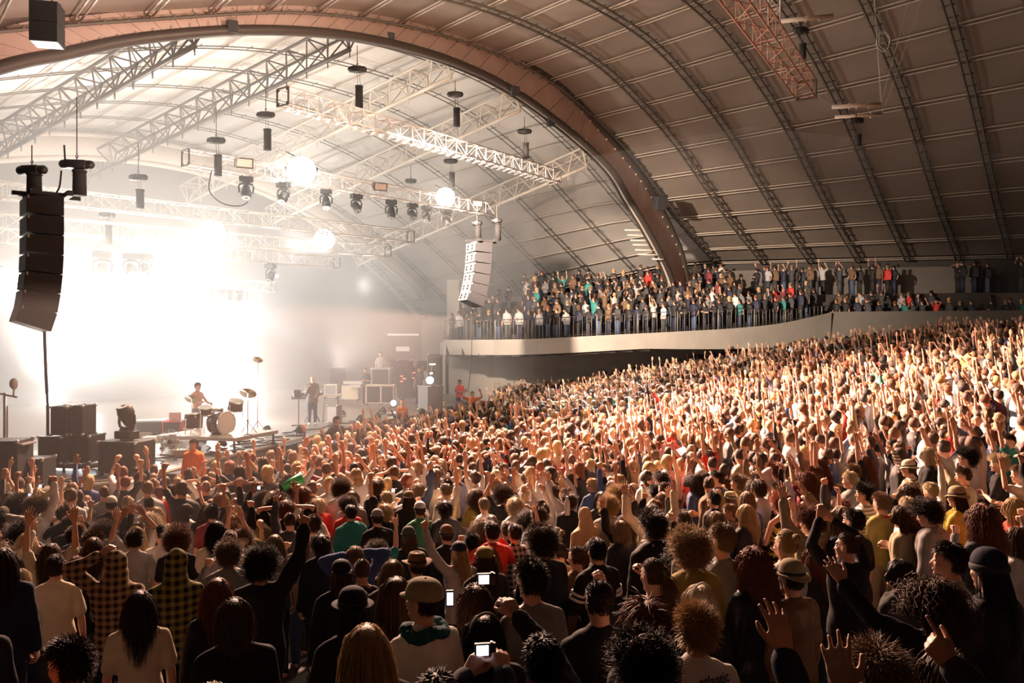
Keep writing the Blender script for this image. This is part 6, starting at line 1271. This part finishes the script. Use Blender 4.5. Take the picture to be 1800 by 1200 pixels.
mm = bpy.data.materials.new('crowd_colours'); mm.use_nodes = True; at_ = mm.node_tree.nodes.new('ShaderNodeAttribute'); at_.attribute_name = 'kind_colour'; mm.node_tree.links.new(at_.outputs['Color'], mm.node_tree.nodes['Principled BSDF'].inputs['Base Color']); mm.node_tree.nodes['Principled BSDF'].inputs['Roughness'].default_value = .7; me.materials.append(mm)
co_ = bpy.data.objects.new('crowd', me); COL.objects.link(co_); tag(co_, 'dense distant crowd filling the floor, the bank and the balcony behind the nearer people', 'crowd', kind='stuff')
print('FAR', len(far), 'faces', len(T2), 'balcony', nb, time.time() - t0)

del V, Lx, T2, C4, AV, AL, AT, AC, LOD, Q, LO, QF, LF
import gc; gc.collect()
for q_ in [m_ for m_ in bpy.data.meshes if m_.users == 0]: bpy.data.meshes.remove(q_)
# ---------------------------------------------------------------- stage haze
def haze(name, pts_lo, z0, z1, dens, aniso=.35, color=(1, 1, 1), label='white stage haze hanging over the stage and side of the hall'):
    mb = MB(); n = len(pts_lo); v = [(x, y, z0) for x, y in pts_lo] + [(x, y, z1) for x, y in pts_lo]; mb.add(v, [tuple(range(n))[::-1], tuple(range(n, 2 * n))] + [(i, (i + 1) % n, n + (i + 1) % n, n + i) for i in range(n)])
    m = bpy.data.materials.new(name); m.use_nodes = True; nt = m.node_tree; nt.nodes.remove(nt.nodes['Principled BSDF']); vsn = nt.nodes.new('ShaderNodeVolumeScatter'); vsn.inputs['Density'].default_value = dens; vsn.inputs['Anisotropy'].default_value = aniso; vsn.inputs['Color'].default_value = (*color, 1)
    nt.links.new(vsn.outputs[0], nt.nodes['Material Output'].inputs['Volume']); o = obj(name, mb, m); tag(o, label, 'haze', kind='stuff'); return o
haze('haze', [(-30, 14), (-10.5, 19.5), (-8.2, 24.5), (-6.2, 28), (-1.2, 35.5), (1.2, 41.5), (1.2, 60), (-20, 62), (-40, 40)], .02, 15.5, .022)
haze('haze', [(-.8, 36.2), (1.6, 41), (1.6, 60), (26, 52), (24, 34), (8, 28)], .02, 11.5, .009, label='thin drifting haze before the balcony and far bank')
haze('haze', [(-24, 9.5), (-4.5, 10.5), (-3.2, 15), (-2.2, 22), (-1.4, 29), (-1.35, 35.2), (-6.3, 27.8), (-8.3, 24.4), (-10.6, 19.4), (-30, 13.9)], .02, 5.0, .005, label='thin haze drifting over the stage edge and front rows')
def puff(c, r, dens, label, seed=0):
    mb = MB(); mb.ell((0, 0, 0), (1, 1, 1), None, 32, 20); m = bpy.data.materials.new('smoke'); m.use_nodes = True; nt = m.node_tree; nt.nodes.remove(nt.nodes['Principled BSDF']); N = nt.nodes.new; L = nt.links.new
    vs_ = N('ShaderNodeVolumeScatter'); vs_.inputs['Anisotropy'].default_value = .3; tc = N('ShaderNodeTexCoord'); ln = N('ShaderNodeVectorMath'); ln.operation = 'LENGTH'; L(tc.outputs['Object'], ln.inputs[0])
    mr = N('ShaderNodeMapRange'); mr.interpolation_type = 'SMOOTHSTEP'; mr.inputs[1].default_value = .98; mr.inputs[2].default_value = .1; mr.inputs[3].default_value = 0; mr.inputs[4].default_value = dens; L(ln.outputs['Value'], mr.inputs[0])
    n = N('ShaderNodeTexNoise'); n.inputs['Scale'].default_value = 1.7; n.inputs['Detail'].default_value = 3; n.noise_dimensions = '4D'; n.inputs['W'].default_value = seed; L(tc.outputs['Object'], n.inputs['Vector']); m2 = N('ShaderNodeMapRange'); m2.inputs[1].default_value = .35; m2.inputs[2].default_value = .65; L(n.outputs['Fac'], m2.inputs[0])
    mu = N('ShaderNodeMath'); mu.operation = 'MULTIPLY'; L(mr.outputs[0], mu.inputs[0]); L(m2.outputs[0], mu.inputs[1]); L(mu.outputs[0], vs_.inputs['Density']); L(vs_.outputs[0], nt.nodes['Material Output'].inputs['Volume'])
    o = obj('smoke', mb, m, None, True); o.location = c; o.scale = r; tag(o, label, 'smoke', kind='stuff')
puff(W(395, 668, 30.5), (3.6, 3.6, 2.6), .14, 'thick white smoke puff glowing behind the drum kit')  # dense puff added to give the drum lamp its halo
puff(W(300, 520, 38), (8, 6, 4), .04, 'large bright smoke cloud under the rear trusses', 2)  # cloud added to widen the glow of the big lamp
puff(W(95, 690, 23.5), (1.6, 1.6, 1.4), .14, 'small smoke puff glowing behind the dark speaker stack', 4)  # puff added to give the lamp behind the stack a halo
puff(W(640, 470, 41), (4.5, 4, 3), .05, 'drifting smoke at the far ends of the trusses', 6)
puff(W(1130, 420, 43), (5, 4, 2.6), .022, 'faint smoke drifting before the foot of the big arch', 8)
